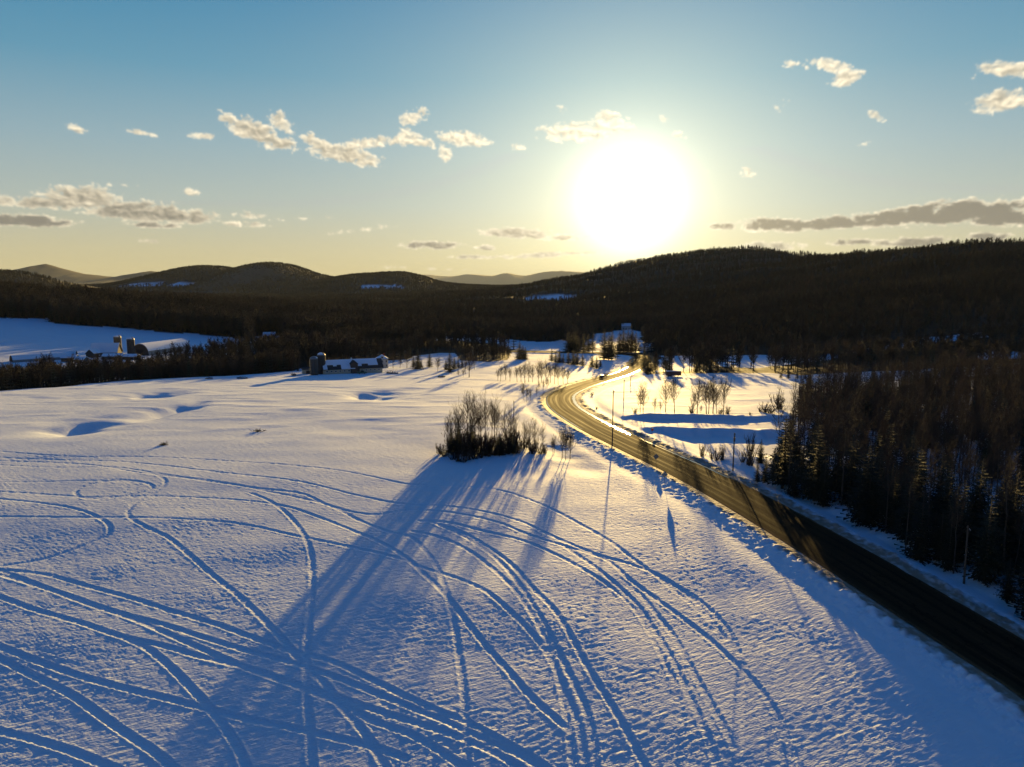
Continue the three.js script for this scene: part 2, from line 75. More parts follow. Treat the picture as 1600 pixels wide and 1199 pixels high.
// ---------------------------------------------------------------- sky and sun
{
  const W = 4096, H = 2048, data = new Float32Array(W * H * 4), cover = new Float32Array(W * H / 2), grey = new Float32Array(W * H / 2), r = rng(5);
  const list = CLOUDS.slice();
  for (let i = 0; i < 150; i++) {                              // the same kind of scattered clouds all round
    const az = 42 + r() * 276, el = 1.5 + 24 * r() * r(), low = el < 7, w = (low ? 1.5 : 0.8) + r() * (low ? 3 : 1.6), g = low ? 0.7 : 0.2, n = 2 + Math.floor(r() * 4);
    for (let k = 0; k < n; k++) list.push([az + (r() - 0.5) * w * 2, el + (r() - 0.5) * w * 0.3, w * (0.4 + 0.6 * r()), w * (0.15 + 0.25 * r()), (r() - 0.5) * 40, 0.6 + 0.4 * r(), g * r()]);
  }
  for (const [az, el, ra, re, tilt, dense, g] of list) {
    const R = Math.max(ra, re) * 1.7, c = Math.cos(degToRad(tilt)), s = Math.sin(degToRad(tilt));
    for (let row = Math.max(0, Math.floor((el - R) * H / 180)); row <= Math.min(H / 2 - 1, (el + R) * H / 180); row++) {
      const e = (row + 0.5) * 180 / H;
      for (let k = Math.floor((az - 90 - R + 180) * W / 360); k <= (az - 90 + R + 180) * W / 360; k++) {
        const a = (k + 0.5) * 360 / W - 180 + 90, dx = a - az, dy = e - el, u = (dx * c + dy * s) / ra, v = (-dx * s + dy * c) / re;
        const q = u * u + (v < 0 ? v * v * 1.6 : v * v);
        if (q > 2.6) continue;
        const f = dense * (1 - q * 0.62), at = row * W + ((k % W) + W) % W;
        if (f > 0.02 && f > cover[at]) { cover[at] = f; }
        if (f > 0) grey[at] = Math.max(grey[at], g * Math.min(1, f * 1.6));
      }
    }
  }
  const saz = degToRad(SUN_AZ_EL[0]), sel = degToRad(SUN_AZ_EL[1]), sun = [Math.sin(saz) * Math.cos(sel), Math.sin(sel), -Math.cos(saz) * Math.cos(sel)];
  // colour of the clear sky by height, towards the sun and away from it
  const EL = [0, 2.5, 6, 10, 15, 21, 32, 50, 90];
  const TO = [[0.66, 0.54, 0.25], [0.58, 0.53, 0.33], [0.42, 0.49, 0.45], [0.28, 0.42, 0.48], [0.11, 0.31, 0.45], [0.026, 0.215, 0.405], [0.006, 0.125, 0.34], [0.005, 0.062, 0.235], [0.003, 0.045, 0.19]];
  const AWAY = [[0.10, 0.12, 0.20], [0.10, 0.14, 0.23], [0.075, 0.14, 0.27], [0.045, 0.13, 0.28], [0.025, 0.115, 0.28], [0.014, 0.10, 0.27], [0.008, 0.078, 0.25], [0.004, 0.055, 0.22], [0.003, 0.045, 0.19]];
  for (let row = 0; row < H; row++) {
    const up = ((row + 0.5) / H - 0.5) * Math.PI, el = Math.max(0, up * 180 / Math.PI), ce = Math.cos(up), y = Math.sin(up);
    let k = 0; while (k < EL.length - 2 && el > EL[k + 1]) k++;
    const t = clamp((el - EL[k]) / (EL[k + 1] - EL[k]), 0, 1);
    for (let col = 0; col < W; col++) {
      const rd = ((col + 0.5) / W - 0.5) * 2 * Math.PI, x = Math.cos(rd) * ce, z = Math.sin(rd) * ce, o = (row * W + col) * 4;
      const hz = (x * sun[0] + z * sun[2]) / Math.max(1e-6, ce * Math.cos(sel)), side = ss(-0.3, 0.85, hz), ang = Math.acos(clamp(x * sun[0] + y * sun[1] + z * sun[2], -1, 1)) * 180 / Math.PI;
      const core = 1.5 * Math.exp(-((ang / 3.3) ** 2)), glow = 0.90 * Math.exp(-ang / 7.6), wide = 0.33 * Math.exp(-ang / 12.5);
      const c = [0, 1, 2].map((i) => lerp(lerp(AWAY[k][i], AWAY[k + 1][i], t), lerp(TO[k][i], TO[k + 1][i], t), side) + core * [1, 0.97, 0.88][i] + glow * [1, 0.90, 0.38][i] + wide * [1, 0.84, 0.70][i]);
      if (row >= H / 2 && cover[(row - H / 2) * W + col] > 0) {
        const at = (row - H / 2) * W + col, a = (col + 0.5) * 360 / W, e = el;
        const wx = a + 0.35 * noise(a * 1.3, e * 1.9), we = e + 0.25 * noise(a * 1.3 + 9, e * 1.9 + 4), n = fbm(wx * 1.1 + 3, we * 1.9, 6), n2 = fbm(wx * 4.5, we * 6.5 + 40, 4), up2 = fbm(wx * 1.1 + 3 + (a < 99.24 ? 0.16 : -0.16), we * 1.9 + 0.30, 4), relief = n - up2, den = cover[at] * 1.12 + n * 0.75 + n2 * 0.36 - 0.34;
        if (den > 0) {
          const alpha = 1 - Math.exp(-den * (3.6 + 6 * grey[at])), thick = clamp(ss(0.05, 0.5, den - 0.12 * n2) * (0.10 + grey[at]) - relief * 0.42, 0, 1);
          const near = Math.exp(-ang / 11), lit = 0.95 + 0.9 * near + 0.25 * n2 + 0.45 * relief;
          const bright = [0.92 * lit + 0.05, 0.80 * lit + 0.05, 0.56 * lit + 0.06], dark = [0.24 + 0.5 * near, 0.225 + 0.4 * near, 0.19 + 0.2 * near];
          for (let i = 0; i < 3; i++) c[i] = lerp(c[i], Math.max(lerp(bright[i], dark[i], Math.min(1, thick * 1.15)), core * 0.9), alpha);
        }
      }
      data[o] = c[0] / EXPOSED; data[o + 1] = c[1] / EXPOSED; data[o + 2] = c[2] / EXPOSED; data[o + 3] = 1;
    }
  }
  const sky = new THREE.DataTexture(data, W, H, THREE.RGBAFormat, THREE.FloatType);
  sky.mapping = THREE.EquirectangularReflectionMapping; sky.magFilter = THREE.LinearFilter; sky.needsUpdate = true;
  scene.background = sky; scene.environment = sky;
  const light = new THREE.DirectionalLight(new THREE.Color(1.0, 0.66, 0.21), 2.9);
  light.position.set(sun[0] * 900, sun[1] * 900, sun[2] * 900 - 250);
  light.target.position.set(0, 0, -250);
  light.castShadow = true; light.shadow.mapSize.set(4096, 4096);
  Object.assign(light.shadow.camera, { left: -420, right: 420, top: 300, bottom: -300, near: 10, far: 2500 });
  light.name = 'sun';
  scene.add(light, light.target);
}

// ---------------------------------------------------------------- helpers for things
const taken = new Map();
function numbered(name) { const n = taken.get(name) ?? 0; taken.set(name, n + 1); return n ? name + '_' + String(n).padStart(3, '0') : name; }
function tag(o, label, category, group, kind) { o.userData.label = label; if (category) o.userData.category = category; if (group) o.userData.group = group; if (kind) o.userData.kind = kind; return o; }
function shade(o) { o.traverse((m) => { if (m.isMesh) { m.castShadow = true; m.receiveShadow = true; } }); return o; }
function mesh(name, geometry, material, parent = scene) { const m = new THREE.Mesh(geometry, material); m.name = parent === scene ? numbered(name) : name; m.castShadow = m.receiveShadow = true; parent.add(m); return m; }
function thing(name, label, category, x, d, turn = 0, group, y = null) {
  const g = new THREE.Group(); g.name = numbered(name); g.position.set(x, y ?? height(x, d), -d); g.rotation.y = turn; tag(g, label, category, group); scene.add(g); return g;
}
const mat = (r, g, b, roughness = 0.85, more = {}) => new THREE.MeshStandardMaterial({ color: new THREE.Color().setRGB(r, g, b), roughness, ...more });
function box(w, h, dp, x = 0, y = 0, z = 0, ry = 0) { const g = new THREE.BoxGeometry(w, h, dp); if (ry) g.rotateY(ry); g.translate(x, y, z); return g; }
function rod(a, b, r0, r1 = r0, n = 6) { const v = new THREE.Vector3().subVectors(b, a), g = new THREE.CylinderGeometry(r1, r0, v.length(), n); g.translate(0, v.length() / 2, 0); g.applyQuaternion(new THREE.Quaternion().setFromUnitVectors(new THREE.Vector3(0, 1, 0), v.normalize())); g.translate(a.x, a.y, a.z); return g; }
const V = (x, y, z) => new THREE.Vector3(x, y, z);
function prism(outline, depth) {   // outline in x, y; runs along z, centred
  const s = new THREE.Shape(outline.map(([a, b]) => new THREE.Vector2(a, b))), g = new THREE.ExtrudeGeometry(s, { depth, bevelEnabled: false }); g.translate(0, 0, -depth / 2); return g;
}
function tileNoise(size, f) {      // byte texture, repeating
  const px = new Uint8Array(size * size * 4);
  for (let j = 0; j < size; j++) for (let i = 0; i < size; i++) { const c = f(i / size, j / size), o = (j * size + i) * 4; px[o] = c[0]; px[o + 1] = c[1]; px[o + 2] = c[2]; px[o + 3] = 255; }
  const t = new THREE.DataTexture(px, size, size); t.wrapS = t.wrapT = THREE.RepeatWrapping; t.magFilter = THREE.LinearFilter; t.needsUpdate = true; return t;
}
function wrapped(u, v, k, l, n) {  // noise that repeats over u, v = 0..1 with k, l cells
  let s = 0, a = 1;
  for (let i = 0; i < n; i++, a *= 0.5, k *= 2, l *= 2) {
    const x = u * k, y = v * l, bx = ss(0, 1, u), by = ss(0, 1, v);
    s += a * lerp(lerp(noise(x, y), noise(x - k, y), bx), lerp(noise(x, y - l), noise(x - k, y - l), bx), by);
  }
  return s;
}

// ---------------------------------------------------------------- the lie of the land
const GULLY = [[-330, 250], [-262, 310], [-235, 385], [-165, 440], [-150, 452]];
function toSegment(px, py, a, b) { const vx = b[0] - a[0], vy = b[1] - a[1], t = clamp(((px - a[0]) * vx + (py - a[1]) * vy) / (vx * vx + vy * vy), 0, 1); return Math.hypot(px - a[0] - t * vx, py - a[1] - t * vy); }
function land(x, d) {
  let h = d < 330 ? -(d < 176 ? 3.7e-4 : 1.9e-4) * (d - 176) ** 2 : -4.5 - 8.5 * (1 - Math.exp(-(d - 330) * 0.0585 / 8.5));
  let l = 0.0826 * (-x - 330) + 0.034 * (d - 470); l = (l + Math.sqrt(l * l + 16)) / 2;
  h += l * ss(400, 520, d) * (1 - ss(900, 1500, d));
  if (x < -80 && d < 600) { let g = 1e9; for (let i = 0; i < GULLY.length - 1; i++) g = Math.min(g, toSegment(x, d, GULLY[i], GULLY[i + 1])); h -= 6 * Math.exp(-((g / 28) ** 2)); }
  const q = d * 0.85 + x * 0.5, a = x / Math.max(d, 1);
  h += 118 * ss(-0.05, 0.75, a) * clamp((q - 560) / 975, 0, 1) * (1 - 0.6 * ss(1535, 2300, q)) * ss(450, 620, d);
  h += 142 * Math.exp(-(((d - 2440) / 700) ** 2)) * Math.exp(-(((x - 714) / (x < 714 ? 600 : 330)) ** 2));
  return h;
}
// the road: a smooth line, its own level
const ROAD_HALF = 5.7;
const road = (() => {
  const ends = [[70, 20], [65, 48], ...ROAD_LINE.slice(1), [30, 560], [-30, 575]];
  const c = new THREE.CatmullRomCurve3(ends.map(([x, d]) => V(x, 0, d)), false, 'centripetal'), p = c.getSpacedPoints(300).map((v) => [v.x, v.z]);
  let lev = p.map(([x, d]) => land(x, d));
  for (let k = 0; k < 12; k++) lev = lev.map((h, i) => (lev[Math.max(0, i - 1)] + h + lev[Math.min(p.length - 1, i + 1)]) / 3);
  return p.map(([x, d], i) => ({ x, d, h: lev[i] + 0.25 }));
})();
const roadBox = road.reduce((b, p) => [Math.min(b[0], p.x), Math.max(b[1], p.x), Math.min(b[2], p.d), Math.max(b[3], p.d)], [1e9, -1e9, 1e9, -1e9]);
function nearRoad(x, d) {          // signed distance (right of the way ahead positive), level
  if (x < roadBox[0] - 30 || x > roadBox[1] + 30 || d > roadBox[3] + 30) return null;
  let best = 1e9, at = 0, tt = 0;
  for (let i = 0; i < road.length - 1; i++) {
    const a = road[i], b = road[i + 1], vx = b.x - a.x, vd = b.d - a.d, t = clamp(((x - a.x) * vx + (d - a.d) * vd) / (vx * vx + vd * vd), 0, 1), q = (x - a.x - t * vx) ** 2 + (d - a.d - t * vd) ** 2;
    if (q < best) { best = q; at = i; tt = t; }
  }
  if (best > 900) return null;
  const a = road[at], b = road[at + 1];
  return { r: Math.sqrt(best), side: (b.d - a.d) * (x - a.x) - (b.x - a.x) * (d - a.d) > 0 ? 1 : -1, h: lerp(a.h, b.h, tt), along: at + tt };
}
// snowmobile tracks pressed into the field, kept as a fine map of heights
const PRESS = { x0: -150, d0: 40, step: 0.12, w: 1720, n: 1300 };
const press = new Float32Array(PRESS.w * PRESS.n);
{
  const r = rng(31);
  SLED_TRACKS.forEach((line, k) => {
    const deep = k >= 27 ? 0.6 : 0.85 + 0.3 * r(), c = new THREE.CatmullRomCurve3(line.map(([x, d]) => V(x, 0, d)), false, 'centripetal');
    const len = c.getLength(), n = Math.ceil(len / 0.06);
    const pts = c.getSpacedPoints(n), own = new Map();
    for (let i = 0; i < n; i++) {
      const a = pts[i], t = V(pts[i + 1].x - a.x, 0, pts[i + 1].z - a.z).normalize(), wob = 1 + 0.25 * noise(i * 0.01, k * 7.3);
      for (let s = -0.77; s <= 0.77; s += 0.06) {
        const ix = Math.round((a.x - t.z * s - PRESS.x0) / PRESS.step), id = Math.round((a.z + t.x * s - PRESS.d0) / PRESS.step);
        if (ix < 0 || id < 0 || ix >= PRESS.w || id >= PRESS.n) continue;
        const q = Math.abs(s) * 1.5, rough = noise(a.x * 2.3 + s * 3, a.z * 2.3) * 0.06 + noise(a.x * 0.5, a.z * 0.5 + k) * 0.07;
        let h = q < 0.30 ? -0.155 : q < 0.42 ? lerp(-0.155, 0.03, (q - 0.30) / 0.12) : q < 0.52 ? lerp(0.03, -0.10, (q - 0.42) / 0.10) : q < 0.64 ? -0.10 : q < 0.78 ? lerp(-0.10, 0.08, (q - 0.64) / 0.14) : lerp(0.08, 0, (q - 0.78) / 0.37);
        h = (h + rough * (q > 0.6 ? 1 : 0.5)) * deep * wob * 0.40;
        const key = id * PRESS.w + ix, was = own.get(key);
        if (was === undefined || Math.abs(h) > Math.abs(was)) own.set(key, h);
      }
    }
    for (const [key, h] of own) { const old = press[key]; press[key] = h < 0 ? Math.min(old, h) : old < -0.02 ? old + h * 0.4 : Math.max(old, h); }
  });
}
function pressed(x, d) {
  const fx = (x - PRESS.x0) / PRESS.step, fd = (d - PRESS.d0) / PRESS.step, i = Math.floor(fx), j = Math.floor(fd);
  if (i < 0 || j < 0 || i >= PRESS.w - 1 || j >= PRESS.n - 1) return 0;
  const u = fx - i, v = fd - j, o = j * PRESS.w + i;
  return lerp(lerp(press[o], press[o + 1], u), lerp(press[o + PRESS.w], press[o + PRESS.w + 1], u), v);
}
// where there is open snow beyond the near fields, and where woods
function inside(poly, x, d) { let c = false; for (let i = 0, j = poly.length - 1; i < poly.length; j = i++) { const [xi, di] = poly[i], [xj, dj] = poly[j]; if ((di > d) !== (dj > d) && x < (xj - xi) * (d - di) / (dj - di) + xi) c = !c; } return c; }
const openBox = OPEN_SNOW.map((p) => p.reduce((b, [x, d]) => [Math.min(b[0], x), Math.max(b[1], x), Math.min(b[2], d), Math.max(b[3], d)], [1e9, -1e9, 1e9, -1e9]));
const NEAR_OPEN = [[-2000, 250], [-330, 300], [-260, 330], [-225, 400], [-160, 440], [-140, 470], [-100, 480], [-70, 500], [-40, 545], [0, 575], [60, 590], [70, 585], [76, 395], [100, 372], [140, 352], [170, 355], [2000, 420]];
function nearEdge(x) { let i = 0; while (i < NEAR_OPEN.length - 2 && x > NEAR_OPEN[i + 1][0]) i++; const [a, b] = [NEAR_OPEN[i], NEAR_OPEN[i + 1]]; return lerp(a[1], b[1], clamp((x - a[0]) / (b[0] - a[0]), 0, 1)); }
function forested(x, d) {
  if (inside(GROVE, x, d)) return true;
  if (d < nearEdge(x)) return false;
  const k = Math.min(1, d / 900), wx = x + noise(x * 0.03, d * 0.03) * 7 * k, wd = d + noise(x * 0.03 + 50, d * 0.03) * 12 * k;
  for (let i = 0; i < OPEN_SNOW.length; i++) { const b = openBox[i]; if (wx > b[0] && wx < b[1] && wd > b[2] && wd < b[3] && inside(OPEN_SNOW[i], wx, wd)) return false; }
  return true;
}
function height(x, d, fine = true) {
  let h = land(x, d);
  for (const [hx, hd, sx, sd, dep] of HOLLOWS) { if (Math.abs(x - hx) > 45 || Math.abs(d - hd) > 60) continue; const u = (x - hx + 5 * noise(x * 0.06 + hx, d * 0.05)) / sx, v = (d - hd + 6 * noise(x * 0.05, d * 0.05 + hd)) / sd, q = u * u + v * v; if (q < 9) h += dep * Math.exp(-q * 0.75) * (1 + 0.5 * noise(x * 0.12, d * 0.12)) * 1.15; }
  if (d < 700) {
    const calm = ss(60, 110, d) * 0.6 + 0.4;
    h += fbm(x * 0.021 + 5, d * 0.027, 3) * 0.55 * calm;
    h += Math.max(0, fbm(x * 0.045 + 40, d * 0.11, 2)) * 0.42 * ss(170, 230, d);
  } else h += fbm(x * 0.006, d * 0.006, 4) * Math.min(14, (d - 700) * 0.02);
  // banks of ploughed snow in front of the right-hand field
  if (x > 28 && x < 110 && d > 165 && d < 245) {
    const m = ss(32, 40, x) * (1 - ss(88, 102, x)) * ss(168, 182, d), w = noise(x * 0.16, 3.3) * 2.6 + noise(x * 0.5, 9) * 0.8;
    h += m * (-0.75 * (1 - ss(224, 228, d + w)) - 1.25 * (1 - ss(202, 207, d + w * 1.3 + (x - 60) * 0.07)) + 0.5 * Math.exp(-(((d + w - 229) / 2.2) ** 2)) * (x < 76 ? 1 : 0.3) + 0.6 * Math.exp(-(((d + w * 1.3 + (x - 60) * 0.07 - 208.5) / 2) ** 2)));
  }
  const n = nearRoad(x, d);
  if (n) {
    const k = ss(22, 9.5, n.r), crumb = fbm(x * 0.8, d * 0.8, 3);
    h = lerp(h, n.h - 0.05, k);
    h += Math.exp(-(((n.r - 8.0) / 1.15) ** 2)) * (n.side > 0 ? 0.34 : 0.26) * (0.8 + 1.3 * crumb + 1.6 * noise(x * 0.13, d * 0.13)) * (d < 420 ? 1 : 0.6);
    h -= Math.exp(-(((n.r - 12.5) / 2.2) ** 2)) * (n.side > 0 ? 0.7 : 0.35);
    if (n.r < 6.3) h = lerp(n.h - 0.35, h, ss(ROAD_HALF - 0.5, 6.0, n.r));
    if (fine && n.side < 0 && n.r > 7.5 && n.r < 15) h += crumb * 0.16 * ss(15, 10, n.r) + Math.max(0, noise(x * 2.1, d * 2.1)) * 0.22 * ss(14, 8, n.r);
  }
  if (fine && d < 420) {
    const off = n ? ss(6, 8, n.r) : 1, patch = 0.45 + 0.9 * clamp(fbm(x * 0.06 + 9, d * 0.085, 2) + 0.35, 0, 1);
    const s = x * 0.91 + d * 0.42, t = d * 0.91 - x * 0.42 + 0.5 * noise(x * 0.2, d * 0.2), ridge = 0.35 - Math.abs(noise(s * 0.32 + 7, t * 0.62));
    const rip = ridge * 0.06 + noise(s * 0.36, t * 1.35) * 0.16 + noise(s * 0.6 + 30, t * 2.5) * 0.50 + noise(s * 1.3, t * 4.2 + 11) * 0.36 + noise(x * 3.7, d * 5.6 + 11) * 0.13;
    h += off * rip * 0.10 * patch * (1 - 0.55 * ss(140, 260, d));
    if (d < 205) h += off * pressed(x, d);
  }
  return h;
}

// ---------------------------------------------------------------- ground: one sheet to the horizon, finer where it is near
const SNOW = [0.76, 0.83, 0.90], BRUSH_SHADE = [0.024, 0.018, 0.013];  // second tone: snowy forest floor, underbrush and branch shade put into its colour
{
  const rows = [];
  for (let d = 34; d < 45000;) { rows.push(d); d += d < 620 ? clamp(0.16 * (d / 60) ** 1.15, 0.12, 1.25) : d < 3300 ? 9 + (d - 620) * 0.004 : d * 0.06; }
  const C = 860, R = rows.length, pos = new Float32Array(R * C * 3), uv = new Float32Array(R * C * 2), col = new Float32Array(R * C * 3), idx = new Uint32Array((R - 1) * (C - 1) * 6);
  let o = 0;
  for (let j = 0; j < R; j++) for (let i = 0; i < C; i++, o++) {
    const d = rows[j], u = i / (C - 1) * 2 - 1, x = u * (d * 0.86 + 14);
    let h = height(x, d), c = SNOW;
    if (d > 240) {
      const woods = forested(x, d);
      if (woods) { c = BRUSH_SHADE; if (d > 1200) h += 5 + 5 * fbm(x * 0.02, d * 0.02, 3) * ss(1200, 2000, d); }
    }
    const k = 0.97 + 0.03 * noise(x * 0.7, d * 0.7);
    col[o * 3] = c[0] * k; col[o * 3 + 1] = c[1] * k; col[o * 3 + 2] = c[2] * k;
    if (d < 640) {
      const n = nearRoad(x, d);
      if (n && n.r < 13) {         // road sand thrown over the ploughed snow
        const s = clamp((1 - ss(7.2, n.side < 0 ? 8.8 : 9.4, n.r + 0.9 * noise(x * 0.35, d * 0.35))) * 0.95 + 0.6 * fbm(x * 0.9, d * 0.9, 3) * ss(12, 8, n.r) - 0.05, 0, 0.92);
        for (let q = 0; q < 3; q++) col[o * 3 + q] = lerp(col[o * 3 + q], [0.20, 0.14, 0.08][q], s);
      }
    }
    pos[o * 3] = x; pos[o * 3 + 1] = h; pos[o * 3 + 2] = -d; uv[o * 2] = x * 0.91 + d * 0.42; uv[o * 2 + 1] = d * 0.91 - x * 0.42;
  }
  o = 0;
  for (let j = 0; j < R - 1; j++) for (let i = 0; i < C - 1; i++) { const a = j * C + i, b = a + 1, c = a + C, e = c + 1; idx[o++] = a; idx[o++] = b; idx[o++] = c; idx[o++] = b; idx[o++] = e; idx[o++] = c; }
  const g = new THREE.BufferGeometry();
  g.setAttribute('position', new THREE.BufferAttribute(pos, 3)); g.setAttribute('uv', new THREE.BufferAttribute(uv, 2)); g.setAttribute('color', new THREE.BufferAttribute(col, 3)); g.setIndex(new THREE.BufferAttribute(idx, 1)); g.computeVertexNormals();
  const grain = tileNoise(1024, (u, v) => { const n = 128 + 100 * (0.85 * wrapped(u, v, 6, 24, 3) + 0.4 * wrapped(u + 0.3, v, 24, 60, 3)); return [n, n, n]; });
  grain.repeat.set(1 / 9, 1 / 9);
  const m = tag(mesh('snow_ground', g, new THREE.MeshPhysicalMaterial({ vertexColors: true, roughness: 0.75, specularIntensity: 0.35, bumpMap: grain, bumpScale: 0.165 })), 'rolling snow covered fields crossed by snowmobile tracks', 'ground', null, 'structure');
  console.log('ground', R, C, R * C * 2);
}
// ---------------------------------------------------------------- road
{
  const n = road.length, A = 20, pos = [], uv = [], idx = []; let along = 0;
  const frame = (i) => { const a = road[Math.max(0, i - 1)], b = road[Math.min(n - 1, i + 1)], l = Math.hypot(b.x - a.x, b.d - a.d); return [(b.d - a.d) / l, -(b.x - a.x) / l]; };
  for (let i = 0; i < n; i++) {
    if (i) along += Math.hypot(road[i].x - road[i - 1].x, road[i].d - road[i - 1].d);
    const [nx, nd] = frame(i);
    for (let k = 0; k <= A; k++) {
      const ragged = (k === 0 || k === A) ? 0.35 * noise(along * 0.35, k) : 0, s = (k / A * 2 - 1), w = s * (ROAD_HALF + ragged);
      pos.push(road[i].x + nx * w, road[i].h + 0.05 - 0.10 * s * s, -(road[i].d + nd * w)); uv.push(k / A, along / 48);
    }
  }
  for (let i = 0; i < n - 1; i++) for (let k = 0; k < A; k++) { const a = i * (A + 1) + k, b = a + 1, c = a + A + 1, e = c + 1; idx.push(a, b, c, b, e, c); }
  const g = new THREE.BufferGeometry(); g.setAttribute('position', new THREE.Float32BufferAttribute(pos, 3)); g.setAttribute('uv', new THREE.Float32BufferAttribute(uv, 2)); g.setIndex(idx); g.computeVertexNormals();
  const streak = (u, v) => 0.55 * wrapped(u, v, 26, 2, 3) + 0.35 * wrapped(u, v, 60, 90, 2);
  const lanes = (u) => { const f = [0.17, 0.33, 0.62, 0.80]; let s = 0; for (const q of f) s += Math.exp(-(((u - q) / 0.035) ** 2)); return s; };
  const color = tileNoise(1024, (u, v) => {
    const s = streak(u, v), l = lanes(u), e = Math.max(0, Math.abs(u - 0.5) * 2 - 0.86) / 0.14, crack = Math.abs(wrapped(u, v, 5, 14, 3)) < 0.012 ? 0.6 : 1, salt = 0.085 + 0.05 * s - 0.03 * l + 0.10 * e * (0.6 + s);
    const k = 255 * clamp(salt * 2.05 * crack, 0, 1); return [k * 1.2, k * 0.93, k * 0.64];
  }); color.colorSpace = THREE.SRGBColorSpace;
  const gloss = tileNoise(1024, (u, v) => { const k = 255 * clamp(0.92 - 0.12 * lanes(u) + 0.30 * streak(u, v), 0.5, 1); return [k, k, k]; });
  const relief = tileNoise(512, (u, v) => { const k = 128 + 120 * (0.6 * wrapped(u, v, 40, 140, 2) + 0.3 * wrapped(u, v, 30, 3, 2)); return [k, k, k]; });
  tag(mesh('road', g, new THREE.MeshPhysicalMaterial({ map: color, roughness: 1, specularIntensity: 0.06, roughnessMap: gloss, bumpMap: relief, bumpScale: 0.02 })), 'bare two lane road curving through the snow', 'road', null, 'structure');
  // meltwater lying along the gutter on the inside of the bend and beside the far shoulder
  const water = mat(0.05, 0.045, 0.04, 0.16);
  const puddle = (from, to, off, w, lift) => {
    const p = [], id = [], L = 6; let m = 0;
    for (let f = from; f <= to; f += 0.2) {
      const i = Math.floor(f), t = f - i, a = road[i], b = road[i + 1], [nx, nd] = frame(i), e = Math.min(1, (f - from) / 3, (to - f) / 3);
      const wob = Math.max(0.08, (0.75 + 0.75 * noise(f * 0.9, off * 3) + 0.35 * noise(f * 3.1, off)) * Math.sqrt(Math.max(0.02, e))), o = off + 0.25 * noise(f * 0.4, 6);
      for (let k = 0; k <= L; k++) { const s = (k / L - 0.5) * w * wob; p.push(lerp(a.x, b.x, t) + nx * (o + s), lerp(a.h, b.h, t) + lift - 0.10 * ((o / ROAD_HALF) ** 2) , -(lerp(a.d, b.d, t) + nd * (o + s))); }
      m++;
    }
    for (let i = 0; i < m - 1; i++) for (let k = 0; k < L; k++) { const a = i * (L + 1) + k; id.push(a, a + 1, a + L + 1, a + 1, a + L + 2, a + L + 1); }
    const g = new THREE.BufferGeometry(); g.setAttribute('position', new THREE.Float32BufferAttribute(p, 3)); g.setIndex(id); g.computeVertexNormals(); return g;
  };
  const at = (d) => { let k = 0; road.forEach((p, i) => { if (i < 250 && p.d < d) k = i; }); return k; };
  for (const [a, b, off, w, label] of [[at(196), at(425), 5.0, 1.5, 'bright meltwater ribbon along the inside of the road bend'], [at(150), at(190), 5.2, 0.7, 'meltwater strip on the shoulder below the bend'], [at(205), at(330), -5.35, 0.5, 'thin meltwater line along the outer shoulder of the bend'], [at(380), at(440), -4.7, 1.1, 'meltwater patch beside the upper bend of the road']])
    tag(mesh('meltwater', puddle(a, b, off, w, 0.075), water), label, 'water', null, 'structure');
  // farm lane on the far left
  const c = new THREE.CatmullRomCurve3(FARM_LANE.map(([x, d]) => V(x, 0, d))), q = c.getSpacedPoints(60), lp = [], li = [];
  q.forEach((v, i) => { const t = c.getTangentAt(i / 60); for (const s of [-3, -1, 1, 3]) { const x = v.x + t.z * s, d = v.z - t.x * s; lp.push(x, height(x, d) + 0.3, -d); } if (i) for (let k = 0; k < 3; k++) { const a = (i - 1) * 4 + k; li.push(a, a + 1, a + 4, a + 1, a + 5, a + 4); } });
  const lg = new THREE.BufferGeometry(); lg.setAttribute('position', new THREE.Float32BufferAttribute(lp, 3)); lg.setIndex(li); lg.computeVertexNormals();
  tag(mesh('farm_lane', lg, mat(0.09, 0.08, 0.07, 0.6)), 'narrow ploughed lane running up past the far farm', 'road', null, 'structure');
}

